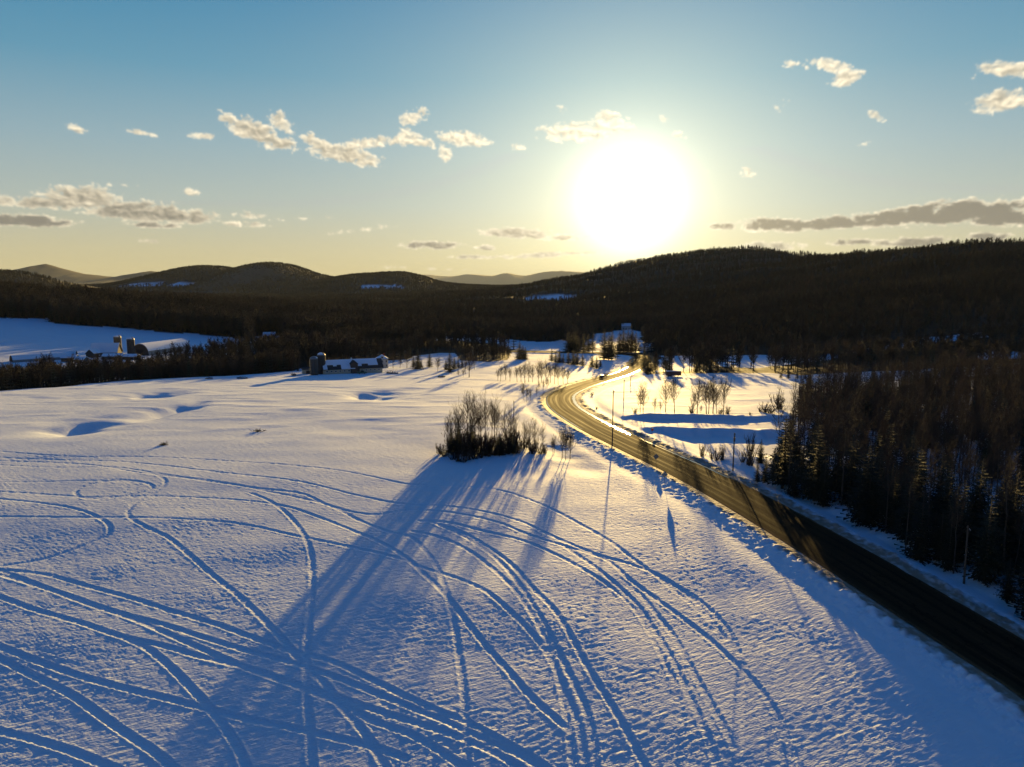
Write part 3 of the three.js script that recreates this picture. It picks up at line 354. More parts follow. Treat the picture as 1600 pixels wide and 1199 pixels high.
// ---------------------------------------------------------------- far hills and mountains
function range(name, label, line, dist, deep, floor, colour, cell, patches, sharp = 0) {
  const x0 = line[0][0], x1 = line[line.length - 1][0], nx = Math.round((x1 - x0) / cell), nd = 30, pos = [], col = [], idx = [];
  const top = (x) => { let i = 0; while (i < line.length - 2 && x > line[i + 1][0]) i++; const [a, b] = [line[i], line[i + 1]], t = clamp((x - a[0]) / (b[0] - a[0]), 0, 1), p = line[Math.max(0, i - 1)], q = line[Math.min(line.length - 1, i + 2)];
    const m0 = (b[1] - p[1]) / (b[0] - p[0]) * (b[0] - a[0]), m1 = (q[1] - a[1]) / (q[0] - a[0]) * (b[0] - a[0]), t2 = t * t, t3 = t2 * t; return lerp(a[1], b[1], t) * sharp + (1 - sharp) * ((2 * t3 - 3 * t2 + 1) * a[1] + (t3 - 2 * t2 + t) * m0 + (-2 * t3 + 3 * t2) * b[1] + (t3 - t2) * m1); };
  for (let i = 0; i <= nx; i++) for (let j = 0; j <= nd; j++) {
    const v = j / nd * 1.5 - 1, x = x0 + (x1 - x0) * i / nx, s = v < 0 ? 1 + v : 1 - v * 0.9, f = lerp(s * s * (3 - 2 * s), s, sharp), spur = noise(x / (deep * 0.5), v * 1.6 + 7) * 0.22 * s * (1 - s) * 4;
    const k = dist * 0.0011, h = lerp(floor, top(x), clamp(f + spur, 0, 1)) + fbm(x / (k * 4), v * deep / (k * 4), 3) * k * 0.9 * (s > 0.97 ? 0.45 : 1);
    pos.push(x, h, -(dist + v * deep));
    let c = colour; for (const [px, pv, rx, rv] of patches) { const q = ((x - px) / rx) ** 2 + ((v - pv) / rv) ** 2 + 0.9 * noise(x / (rx * 0.5), v / (rv * 0.5)); if (q < 1) c = SNOW; }
    const w = 0.85 + 0.5 * noise(x / (k * 9), v * deep / (k * 9)); col.push(c[0] * w, c[1] * w, c[2] * w);
  }
  for (let i = 0; i < nx; i++) for (let j = 0; j < nd; j++) { const a = i * (nd + 1) + j, b = a + nd + 1; idx.push(a, b, a + 1, b, b + 1, a + 1); }
  const g = new THREE.BufferGeometry(); g.setAttribute('position', new THREE.Float32BufferAttribute(pos, 3)); g.setAttribute('color', new THREE.Float32BufferAttribute(col, 3)); g.setIndex(idx); g.computeVertexNormals();
  tag(mesh(name, g, new THREE.MeshStandardMaterial({ vertexColors: true, roughness: 1 })), label, 'hills', null, 'structure');
  return (x, v) => { const s = v < 0 ? 1 + v : 1 - v * 0.9; return lerp(floor, top(x), s * s * (3 - 2 * s)); };
}
const WOODED = [0.034, 0.027, 0.02];
const nearLeft = range('hills_near_left', 'dark wooded hill shoulder at the left edge of the valley', RANGE_NEAR_LEFT, 2600, 700, -12, WOODED, 9, []);
const midHills = range('hills_middle', 'dark rounded wooded hills across the valley with snowy clearings', RANGE_MID, 4200, 1100, -8, WOODED, 10, [[-1840, -0.58, 110, 0.055], [-1640, -0.58, 60, 0.05], [-690, -0.62, 55, 0.05], [-590, -0.60, 60, 0.05], [-1500, -0.33, 60, 0.015], [-2400, -0.7, 60, 0.03]]);
range('mountains_far_left', 'hazy grey mountain with a pointed summit far left', RANGE_FAR_LEFT, 11000, 2600, -20, WOODED, 40, [], 0.85);
range('mountains_farthest', 'pale distant mountain ridge under the sun', RANGE_FARTHEST, 40000, 6000, -40, WOODED, 200, []);

// ---------------------------------------------------------------- trees
function Strips() { return { p: [], i: [] }; }
function limb(s, a, b, r0, r1, n) {
  const v = b.clone().sub(a).normalize(), u = Math.abs(v.y) < 0.9 ? V(0, 1, 0) : V(1, 0, 0), e = u.clone().cross(v).normalize(), f = v.clone().cross(e), o = s.p.length / 3;
  for (const [c, r] of [[a, r0], [b, r1]]) for (let k = 0; k < n; k++) { const t = k / n * 2 * Math.PI, cx = Math.cos(t) * r, cy = Math.sin(t) * r; s.p.push(c.x + e.x * cx + f.x * cy, c.y + e.y * cx + f.y * cy, c.z + e.z * cx + f.z * cy); }
  for (let k = 0; k < n; k++) { const m = (k + 1) % n; s.i.push(o + k, o + m, o + n + k, o + m, o + n + m, o + n + k); }
}
function twig(s, a, b, w) { const v = b.clone().sub(a), e = V(v.z, 0.3 * v.x, -v.x).normalize().multiplyScalar(w), o = s.p.length / 3; s.p.push(a.x - e.x, a.y - e.y, a.z - e.z, a.x + e.x, a.y + e.y, a.z + e.z, b.x, b.y, b.z); s.i.push(o, o + 1, o + 2); }
function geo(s) { const g = new THREE.BufferGeometry(); g.setAttribute('position', new THREE.Float32BufferAttribute(s.p, 3)); g.setIndex(s.i); g.computeVertexNormals(); return g; }
// a leafless tree of height 1, in trunk and crown
function bareTree(seed, o) {
  const r = rng(seed), trunk = Strips(), crown = Strips(), rad = o.girth;
  let p = V(0, -0.02, 0); const spine = [p.clone()], lean = V((r() - 0.5) * 0.08, 0, (r() - 0.5) * 0.08), n = 7, topAt = o.fork;
  for (let i = 1; i <= n; i++) { const t = i / n; spine.push(V(lean.x * t + (r() - 0.5) * 0.012, topAt * t, lean.z * t + (r() - 0.5) * 0.012)); limb(trunk, spine[i - 1], spine[i], rad * (1 - 0.8 * (i - 1) / n), rad * (1 - 0.8 * t), 7); }
  const onTrunk = (h) => { const t = clamp(h / topAt, 0, 1) * n, i = Math.min(n - 1, Math.floor(t)); return spine[i].clone().lerp(spine[i + 1], t - i); };
  const grow = (a, dir, len, rr, level) => {
    let q = a.clone(), v = dir.clone(); const seg = level === 1 ? 4 : level === 2 ? 3 : 2;
    for (let i = 0; i < seg; i++) {
      v.add(V((r() - 0.5) * 0.35, 0.16 + (r() - 0.5) * 0.2, (r() - 0.5) * 0.35)).normalize();
      const b = q.clone().addScaledVector(v, len / seg), r0 = rr * (1 - 0.75 * i / seg), r1 = rr * (1 - 0.75 * (i + 1) / seg);
      if (level < 3) limb(crown, q, b, r0, r1, level === 1 ? 5 : 3); else twig(crown, q, b, Math.max(r0, o.twig));
      if (level < o.levels) { const kids = level === 1 ? 2 : level === 2 ? 3 : 2; for (let c = 0; c < kids; c++) { const side = V(r() - 0.5, (r() - 0.35) * 0.7, r() - 0.5).normalize(); grow(q.clone().lerp(b, r()), v.clone().multiplyScalar(0.75).addScaledVector(side, 0.95).normalize(), len * (0.42 + 0.25 * r()), rr * 0.5, level + 1); } }
      q = b;
    }
  };
  for (let k = 0; k < o.limbs; k++) {
    const h = lerp(o.clear, topAt, ((k + r()) / o.limbs) ** 0.8), a = k * 2.4 + r(), rise = lerp(o.rise, 1.7, ((h - o.clear) / (topAt - o.clear)) ** 2), reach = o.reach * (1 - 0.5 * (h - o.clear) / (1 - o.clear)) * (0.65 + 0.6 * r());
    grow(onTrunk(h), V(Math.cos(a), rise, Math.sin(a)).normalize(), Math.min(reach, 1.02 - h), rad * 0.42 * (1 - 0.5 * h), 1);
  }
  grow(onTrunk(topAt), V(lean.x, 1, lean.z).normalize(), 1 - topAt, rad * 0.22, 1);
  return [geo(trunk), geo(crown)];
}
function spruce(seed, o) {
  const r = rng(seed), trunk = Strips(), crown = Strips();
  limb(trunk, V(0, -0.02, 0), V(0, 0.5, 0), 0.017, 0.009, 6); limb(trunk, V(0, 0.5, 0), V(0, 0.995, 0), 0.009, 0.002, 5);
  for (let w = 0; w < o.whorls; w++) {
    const t = w / (o.whorls - 1), h = lerp(o.skirt, 0.975, t ** 0.92), reach = o.width * (1 - t) ** 0.82 * (0.8 + 0.4 * r()) + 0.012, n = Math.max(4, Math.round(o.arms * (1 - 0.5 * t)));
    for (let k = 0; k < n; k++) {
      const a = (k + r() * 0.8) / n * 2 * Math.PI + w, c = Math.cos(a), s = Math.sin(a), L = reach * (0.7 + 0.5 * r()), droop = lerp(-0.32, 0.35, t) + (r() - 0.5) * 0.2, pts = 4;
      let q = V(0, h, 0);
      for (let i = 1; i <= pts; i++) {
        const f = i / pts, b = V(c * L * f, h + L * (droop * f + 0.28 * f * f * (1 - t)), s * L * f), wd = L * 0.26 * (1.15 - f) + 0.006, o2 = crown.p.length / 3;
        crown.p.push(q.x, q.y, q.z, b.x - s * wd, b.y - wd * 0.5, b.z + c * wd, b.x, b.y, b.z, b.x + s * wd, b.y - wd * 0.5, b.z - c * wd);
        crown.i.push(o2, o2 + 1, o2 + 2, o2, o2 + 2, o2 + 3);
        crown.p.push(q.x, q.y, q.z, b.x, b.y - wd * 1.2, b.z, b.x, b.y, b.z); crown.i.push(o2 + 4, o2 + 5, o2 + 6);
        q = b;
      }
    }
  }
  return [geo(trunk), geo(crown)];
}
function bush(seed, o = {}) {
  const r = rng(seed), stems = Strips(), twigs = Strips();
  for (let k = 0; k < 13; k++) {
    const a = r() * 6.28, out = 0.15 + 0.7 * r(), foot = V((r() - 0.5) * 0.3, -0.05, (r() - 0.5) * 0.3); let q = foot, v = V(Math.cos(a) * out, 1, Math.sin(a) * out).normalize();
    const L = 0.6 + 0.45 * r();
    for (let i = 0; i < 4; i++) {
      v.add(V((r() - 0.5) * 0.3, 0.05, (r() - 0.5) * 0.3)).normalize(); const b = q.clone().addScaledVector(v, L / 4); limb(stems, q, b, 0.022 * (1 - i * 0.2), 0.022 * (0.8 - i * 0.2), 3);
      for (let c = 0; c < 4; c++) { const w = v.clone().add(V(r() - 0.5, r() * 0.5, r() - 0.5).multiplyScalar(1.6)).normalize(), m = q.clone().lerp(b, r()), e = m.clone().addScaledVector(w, 0.14 + 0.16 * r()); twig(twigs, m, e, 0.011); for (let z = 0; z < 2; z++) twig(twigs, m.clone().lerp(e, 0.3 + 0.5 * r()), e.clone().add(V(r() - 0.5, r() - 0.3, r() - 0.5).multiplyScalar(0.2)), 0.008); }
      q = b;
    }
  }
  return [geo(stems), geo(twigs)];
}
const BARK = [mat(0.060, 0.046, 0.034, 0.9), mat(0.075, 0.062, 0.05, 0.9), mat(0.045, 0.035, 0.027, 0.9)];
const TWIG = [mat(0.050, 0.030, 0.019, 0.95), mat(0.040, 0.028, 0.019, 0.95), mat(0.035, 0.023, 0.015, 0.95)];
const NEEDLE = [0, 1].map((k) => new THREE.MeshStandardMaterial({ color: new THREE.Color().setRGB(0.013 + 0.005 * k, 0.020 + 0.005 * k, 0.011), roughness: 0.9, side: THREE.DoubleSide }));
const WOODLAND = [0, 1, 2, 3, 4].map((k) => bareTree(100 + k, { girth: 0.0085, fork: 0.86, clear: 0.36 + 0.05 * (k % 3), limbs: 11, rise: 0.85, reach: 0.19, levels: 3, twig: 0.0013 }));
const FIELD = [0, 1, 2, 3, 4, 5].map((k) => bareTree(200 + k, { girth: 0.013, fork: 0.70, clear: 0.14 + 0.05 * (k % 3), limbs: 17, rise: 0.75 + 0.15 * (k % 2), reach: 0.36, levels: 3, twig: 0.0019 }));
const CLUMP = [0, 1, 2, 3, 4, 5].map((k) => bareTree(700 + k, { girth: 0.011, fork: 0.74, clear: 0.22 + 0.06 * (k % 3), limbs: 13, rise: 0.8 + 0.2 * (k % 2), reach: 0.31, levels: 3, twig: 0.0014 }));
const SPRUCES = [0, 1, 2].map((k) => spruce(300 + k, { whorls: 24, skirt: 0.05 + 0.03 * k, width: 0.19 - 0.02 * k, arms: 10 }));
const BUSHES = [0, 1, 2].map((k) => bush(400 + k));
const FAR_BARE = [0, 1, 2].map((k) => mergeGeometries(bareTree(500 + k, { girth: 0.014, fork: 0.8, clear: 0.25, limbs: 11, rise: 0.8, reach: 0.27, levels: 3, twig: 0.006 })));
const FAR_SPRUCE = [0, 1].map((k) => mergeGeometries(spruce(600 + k, { whorls: 9, skirt: 0.04, width: 0.2, arms: 6 })));
const KIND = { woodland: ['bare_tree', WOODLAND, BARK, TWIG, ['trunk', 'crown']], field: ['bare_tree', FIELD, BARK, TWIG, ['trunk', 'crown']], clump: ['bare_tree', CLUMP, BARK, TWIG, ['trunk', 'crown']], spruce: ['spruce_tree', SPRUCES, BARK, NEEDLE, ['trunk', 'crown']], bush: ['bush', BUSHES, TWIG, TWIG, ['stems', 'twigs']] };
const pick = rng(9), rows = {};
function plant(kind, x, d, h, label, category, group, broad = 1) {
  const [name, forms, a, b, parts] = KIND[kind], k = Math.floor(pick() * forms.length), g = new THREE.Group(), wide = (0.9 + 0.25 * pick()) * broad;
  g.name = numbered(name); g.position.set(x, height(x, d) - 0.05, -d); g.rotation.y = pick() * 6.28; g.scale.set(h * wide, h, h * wide);
  mesh(parts[0], forms[k][0], a[k % a.length], g); mesh(parts[1], forms[k][1], b[k % b.length], g);
  scene.add(g); if (group) (rows[group] ??= []).push(g); return tag(g, label, category, group);
}
CLUSTER_BARE.filter((p, k) => p[0] < -11 || k % 4).forEach(([x, d, h]) => plant('clump', x, d, h * (0.8 + 0.3 * pick()), 'bare tree in the dark clump standing in the snowfield', 'tree', 'bare trees of the field clump', 0.95));
CLUSTER_SPRUCE.forEach(([x, d, h], k) => [0, 2, 7, 10, 13].includes(k) ? plant('spruce', x, d, h * (k < 3 ? 1.2 : k < 13 ? 0.5 : 1.5), 'dark spruce inside the clump of trees in the snowfield', 'tree', 'spruces of the field clump', 1.5) : plant('bush', x, d, h * (k < 5 ? 0.7 : 0.42), 'tall thicket shrub inside the clump in the snowfield', 'bush', 'thicket of the field clump', 1.0));
CLUSTER_SPRUCE.forEach(([x, d], k) => { for (let j = 0; j < 2; j++) plant('bush', x + (pick() - 0.5) * 4, d + 1 + pick() * 7, 2.8 + 2.6 * pick(), 'dense low thicket shrub inside the clump in the snowfield', 'bush', 'low thicket of the field clump', 1.1); });
CLUSTER_BUSH.forEach(([x, d, h]) => plant('bush', x, d, h * 1.2, 'low bush at the foot of the clump in the snowfield', 'bush', 'bushes round the field clump', 1.3));
CLUSTER_EDGE.forEach(([x, d, h]) => plant('field', x, d, h * 1.05, 'bare tree between the field clump and the road', 'tree', 'bare trees beside the clump'));
HEDGE_BARE.forEach(([x, d, h]) => plant('field', x, d, h, 'bare tree in the hedgerow left of the road bend', 'tree', 'hedgerow trees left of the bend'));
SHOULDER_BARE.forEach(([x, d, h]) => plant('field', x, d, h, 'small bare tree on the bank outside the road bend', 'tree', 'small trees on the bend bank', 0.8));
YARD_BARE.forEach(([x, d, h]) => plant('field', x, d, h * 1.25, 'bare tree right of the white farmhouse', 'tree', 'bare trees by the farmhouse', 1.2));
YARD_SPRUCE.forEach(([x, d, h]) => plant('spruce', x, d, h * 1.3, 'spruce right of the white farmhouse', 'tree', 'spruces by the farmhouse', 1.5));
FIELD_BARE.forEach(([x, d, h]) => plant('field', x, d, h * 1.1, 'bare tree on the snowbank across the right field', 'tree', 'row of bare trees in the right field'));
FIELD_BUSH.forEach(([x, d, h]) => plant('bush', x, d, h, 'brown bush at the edge of the right field', 'bush', 'bushes in the right field', 1.4));
DITCH_BARE.forEach(([x, d, h]) => plant('bush', x, d, h, 'scrubby bush in the shaded ditch right of the road', 'bush', 'scrub in the roadside ditch', 0.8));
DITCH_SPRUCE.forEach(([x, d, h]) => plant('spruce', x, d, h, 'spruce at the near corner of the right woods', 'tree', 'spruces at the woods corner', 1.2));
BEND_SPRUCE.forEach(([x, d, h]) => plant('spruce', x, d, h * 1.2, 'spruce beyond the right field near the upper bend', 'tree', 'spruces beyond the right field', 1.3));
MID_SPRUCE.forEach(([x, d, h]) => plant('spruce', x, d, h * 1.45, 'spruce in the rows left of the upper road bend', 'tree', 'spruces left of the upper bend', 1.6));

const ORDER = ['first', 'second', 'third', 'fourth', 'fifth', 'sixth', 'seventh', 'eighth', 'ninth', 'tenth', 'eleventh', 'twelfth', 'thirteenth', 'fourteenth', 'fifteenth', 'sixteenth', 'seventeenth', 'eighteenth', 'nineteenth', 'twentieth', 'twenty first', 'twenty second', 'twenty third', 'twenty fourth', 'twenty fifth', 'twenty sixth', 'twenty seventh', 'twenty eighth', 'twenty ninth', 'thirtieth'];
for (const list of Object.values(rows)) list.sort((a, b) => a.position.x / a.position.z < b.position.x / b.position.z ? 1 : -1).forEach((g, k) => { g.userData.label += ', ' + ORDER[k] + ' from the left'; });
// the woods right of the road: the nearest trees one by one, the rest as a mass
const mass = { bare: [], spruce: [] };
{
  const r = rng(21), spots = [];
  const bx = WOODS.reduce((b, [x, d]) => [Math.min(b[0], x), Math.max(b[1], x), Math.min(b[2], d), Math.max(b[3], d)], [1e9, -1e9, 1e9, -1e9]);
  for (let d = bx[2]; d < bx[3]; d += 3.3) for (let x = bx[0]; x < bx[1]; x += 3.3) {
    const px = x + (r() - 0.5) * 3, pd = d + (r() - 0.5) * 3, u = r(), v = r();
    if (!inside(WOODS, px, pd) || px > pd * 0.80 + 10) continue;
    const n = nearRoad(px, pd); if (n && n.r < 12.2) continue;
    const rim = n ? n.r : 40, con = u < (rim < 26 ? 0.62 : 0.10 + 0.25 * clamp(fbm(px * 0.05, pd * 0.05, 2) + 0.2, 0, 1));
    if (!con && v > 0.68) continue;
    spots.push([px, pd, con, con ? (rim < 24 ? 6 + 10 * v : 7 + 8 * v) : (rim < 40 ? 12 : 10) + 7 * r()]);
  }
  spots.sort((a, b) => a[1] - b[1]);
  let bare = 0, con = 0;
  for (const [x, d, c, h] of spots) {
    if (c ? con < 190 : bare < 215) { c ? con++ : bare++; plant(c ? 'spruce' : 'woodland', x, d, h, c ? 'dark spruce in the woods right of the road' : 'tall bare tree in the woods right of the road', 'tree', c ? 'spruces of the right woods' : 'bare trees of the right woods', c ? 1.35 : 1); }
    else mass[c ? 'spruce' : 'bare'].push([x, d, h]);
  }
  console.log('woods', spots.length, bare, con);
}
// the tree belt in the gully left, and the wooded valley and hillsides beyond
function forest(name, label, spots, geoms, mats, wide, y = height) {
  const g = new THREE.Group(); g.name = numbered(name); tag(g, label, 'forest', null, 'stuff'); const r = rng(name.length * 31), M = new THREE.Matrix4(), Q = new THREE.Quaternion(), c = new THREE.Color();
  geoms.forEach((gm, k) => {
    const mine = spots.filter((s, i) => i % geoms.length === k), im = new THREE.InstancedMesh(gm, mats[k % mats.length], mine.length); im.name = name + '_trees'; im.castShadow = im.receiveShadow = true;
    mine.forEach(([x, d, h], i) => { const w = wide * (0.85 + 0.4 * r()); im.setMatrixAt(i, M.compose(V(x, y(x, d) - 0.2, -d), Q.setFromAxisAngle(V(0, 1, 0), r() * 6.28), V(h * w, h, h * w))); const q = (0.75 + 0.5 * r()) * (0.5 + 1.1 * clamp(fbm(x * 0.0055, d * 0.0055, 3) + 0.45, 0, 1.1)); im.setColorAt(i, c.setRGB(q * (1 + 0.12 * (r() - 0.5)), q, q)); });
    g.add(im);
  });
  scene.add(g);
}
{
  const r = rng(57), bare = [], con = [], belt = [];
  for (let i = 0; i < 1700; i++) {                                 // the gully
    const t = r() * (GULLY.length - 1), k = Math.floor(t), a = GULLY[k], b = GULLY[k + 1], off = (r() + r() - 1) * 34 - 6, l = Math.hypot(b[0] - a[0], b[1] - a[1]);
    belt.push([lerp(a[0], b[0], t - k) + (b[1] - a[1]) / l * off * -1, lerp(a[1], b[1], t - k) + (b[0] - a[0]) / l * off, 7 + 7 * r()]);
  }
  for (let d = 340; d < 3300;) {
    const cell = d < 900 ? 5.2 : d < 1600 ? 7.5 : 10.5;
    for (let x = -(d * 0.82 + 30); x < d * 0.82 + 30; x += cell) {
      const px = x + (r() - 0.5) * cell, pd = d + (r() - 0.5) * cell, u = r(), v = r();
      if (px * 0.5 + pd * 0.85 > 1800 && px > pd * 0.47) continue;          // over the ridge
      if (!forested(px, pd)) continue;
      const n = nearRoad(px, pd); if (n && n.r < 13) continue;
      const ridge = px > 0 ? ss(1150, 1500, px * 0.5 + pd * 0.85) : 0, c = u < 0.16 + 0.42 * clamp(fbm(px * 0.008, pd * 0.008, 3) + 0.1, 0, 1) + 0.35 * ridge, open = pd < 720 && px > 60 ? 0.55 : 1;
      if (v > open) continue;
      (c ? con : bare).push([px, pd, ((c ? 10 : 9) + 7 * r()) * (pd < 640 && inside(GROVE, px, pd) ? 0.6 : px < -150 && pd > 640 && pd < 900 ? 1.4 : 1)]);
    }
    d += cell;
  }
  const farHeight = (x, d) => height(x, d, false) + (d > 1200 ? 3 * ss(1200, 2000, d) : 0);
  const L2 = [mat(0.050, 0.033, 0.021, 0.95), mat(0.040, 0.031, 0.021, 0.95), mat(0.036, 0.025, 0.017, 0.95)];
  const woodGeo = WOODLAND.map((t) => mergeGeometries(t));
  forest('woods', 'deep part of the bare woods right of the road', mass.bare, woodGeo, TWIG, 1);
  forest('spruce_woods', 'deep part of the spruces in the right woods', mass.spruce, SPRUCES.map((t) => mergeGeometries(t)), NEEDLE, 1.3);
  forest('gully_trees', 'dark tree belt in the gully behind the left snowfield', belt.filter((s, i) => i % 3), FAR_BARE, L2, 1.1);
  forest('gully_spruces', 'dark evergreens in the gully behind the left snowfield', belt.filter((s, i) => i % 3 === 0), FAR_SPRUCE, NEEDLE, 1.4);
  forest('valley_forest', 'brown leafless forest over the valley and hillsides', bare, FAR_BARE, L2, 1.15, farHeight);
  forest('valley_evergreens', 'dark evergreens scattered through the hillside forest', con, FAR_SPRUCE, NEEDLE, 1.3, farHeight);
  const hillTrees = [];
  for (let i = 0; i < 26000; i++) { const x = -2800 + 3400 * r(), v = -0.85 + 1.05 * r(); hillTrees.push([x, 4200 + v * 1100, 11 + 6 * r(), v]); }
  const near = []; for (let i = 0; i < 6000; i++) { const x = -2361 + 900 * r(), v = -0.9 + 1.0 * r(); near.push([x, 2600 + v * 700, 11 + 6 * r()]); }
  const clear = [[-1840, -0.58, 130, 0.07], [-1640, -0.58, 80, 0.06], [-690, -0.62, 70, 0.06], [-590, -0.60, 75, 0.06]];
  forest('hill_forest', 'forest covering the dark hills across the valley', hillTrees.filter(([x, d, h, v]) => !clear.some(([cx, cv, a, b]) => ((x - cx) / a) ** 2 + ((v - cv) / b) ** 2 < 1)), FAR_BARE.slice(0, 2), L2, 1.4, (x, d) => midHills(x, (d - 4200) / 1100));
  forest('shoulder_forest', 'forest on the dark hill shoulder far left', near, FAR_BARE.slice(1), L2, 1.4, (x, d) => nearLeft(x, (d - 2600) / 700));
  console.log('forest', bare.length, con.length);
}
// ---------------------------------------------------------------- farm buildings
const WHITE = mat(0.62, 0.60, 0.54, 0.8), CREAM = mat(0.46, 0.41, 0.29, 0.85), GLASS = mat(0.02, 0.022, 0.025, 0.15), DARKWOOD = mat(0.07, 0.055, 0.045, 0.9), SHINGLE = mat(0.045, 0.042, 0.04, 0.9), SNOWCAP = mat(0.76, 0.83, 0.90, 0.85), CONCRETE = mat(0.075, 0.07, 0.062, 0.9), METAL = mat(0.20, 0.21, 0.22, 0.55, { metalness: 0.3 }), RED = mat(0.22, 0.045, 0.035, 0.8), WOODGREY = mat(0.13, 0.11, 0.095, 0.9), TRIM = mat(0.7, 0.7, 0.68, 0.7);
const facing = (a, b) => Math.atan2(b[1] - a[1], b[0] - a[0]);      // turn that lays +x from a to b
// gable building: length along x, ridge along x
function gabled(g, L, W, wallH, ridgeH, wall, roof, snow, over = 0.5) {
  const s = [[-W / 2, -1.2], [W / 2, -1.2], [W / 2, wallH], [0, ridgeH - 0.12], [-W / 2, wallH]], w = prism(s, L); w.rotateY(Math.PI / 2); mesh('wall', w, wall, g);
  const rise = ridgeH - wallH, run = W / 2, len = Math.hypot(rise, run), out = over * len / run;
  for (const k of [-1, 1]) {
    const slab = new THREE.BoxGeometry(L + over * 2, 0.18, len + out); slab.translate(0, 0.09, (len + out) / 2); slab.rotateX(Math.atan2(rise, run)); if (k < 0) slab.rotateY(Math.PI); slab.translate(0, ridgeH + 0.02, 0); mesh('roof', slab, roof, g);
    if (snow) { const c = new THREE.BoxGeometry(L + over * 1.6, 0.3, (len + out) * 0.97, 24, 1, 6), p = c.attributes.position; for (let i = 0; i < p.count; i++) if (p.getY(i) > 0) p.setY(i, 0.15 + 0.12 * noise(p.getX(i) * 0.5, p.getZ(i) * 0.5 + k * 9)); c.computeVertexNormals(); c.translate(0, 0.33, (len + out) * 0.485); c.rotateX(Math.atan2(rise, run)); if (k < 0) c.rotateY(Math.PI); c.translate(0, ridgeH + 0.02, 0); mesh('roof_snow', c, SNOWCAP, g); }
  }
}
function windowAt(g, x, y, z, w, h, turn = 0) {
  const m = mesh('window', box(w, h, 0.1, x, y, z, 0), GLASS, g); const f = [box(w + 0.2, 0.12, 0.14, x, y + h / 2 + 0.04, z), box(w + 0.24, 0.12, 0.18, x, y - h / 2 - 0.04, z), box(0.12, h, 0.14, x - w / 2 - 0.04, y, z), box(0.12, h, 0.14, x + w / 2 + 0.04, y, z), box(0.06, h, 0.13, x, y, z)];
  const fr = mesh('frame', mergeGeometries(f), TRIM, m); if (turn) { m.rotation.y = turn; } return fr;
}
function silo(x, d, r, h, label, group, cap, tone = CONCRETE) {
  const g = thing('silo', label, 'silo', x, d, 0, group), prof = [[r * 0.99, -1.5]];
  for (let k = 0; k * 0.75 < h; k++) prof.push([r, k * 0.75], [r, k * 0.75 + 0.62], [r + 0.06, k * 0.75 + 0.64], [r + 0.06, k * 0.75 + 0.74]);
  prof.push([r, h]); mesh('shaft', new THREE.LatheGeometry(prof.map(([a, b]) => new THREE.Vector2(a, b)), 28), tone, g);
  const dome = new THREE.SphereGeometry(r * 1.03, 28, 10, 0, 6.2832, 0, Math.PI / 2); dome.scale(1, 0.72, 1); dome.translate(0, h, 0); const dm = mesh('dome', dome, METAL, g);
  const sn = new THREE.SphereGeometry(r * 1.06, 20, 8, cap, 3.6, 0, 1.2); sn.scale(1, 0.74, 1); sn.translate(0, h + 0.02, 0); mesh('snow_cap', sn, SNOWCAP, dm);
  mesh('chute', box(0.9, h, 0.8, 0, h / 2, r + 0.3), tone, g);
  const rungs = [box(0.06, h, 0.06, -r - 0.25, h / 2, 0.25), box(0.06, h, 0.06, -r - 0.25, h / 2, -0.25)]; for (let y = 0.5; y < h; y += 0.6) rungs.push(box(0.05, 0.05, 0.5, -r - 0.25, y, 0)); mesh('ladder', mergeGeometries(rungs), METAL, g);
  return g;
}
function footing(x, d, reach) { let m = 1e9; for (const a of [-1, 0, 1]) for (const b of [-1, 0, 1]) m = Math.min(m, height(x + a * reach, d + b * reach)); return m; }
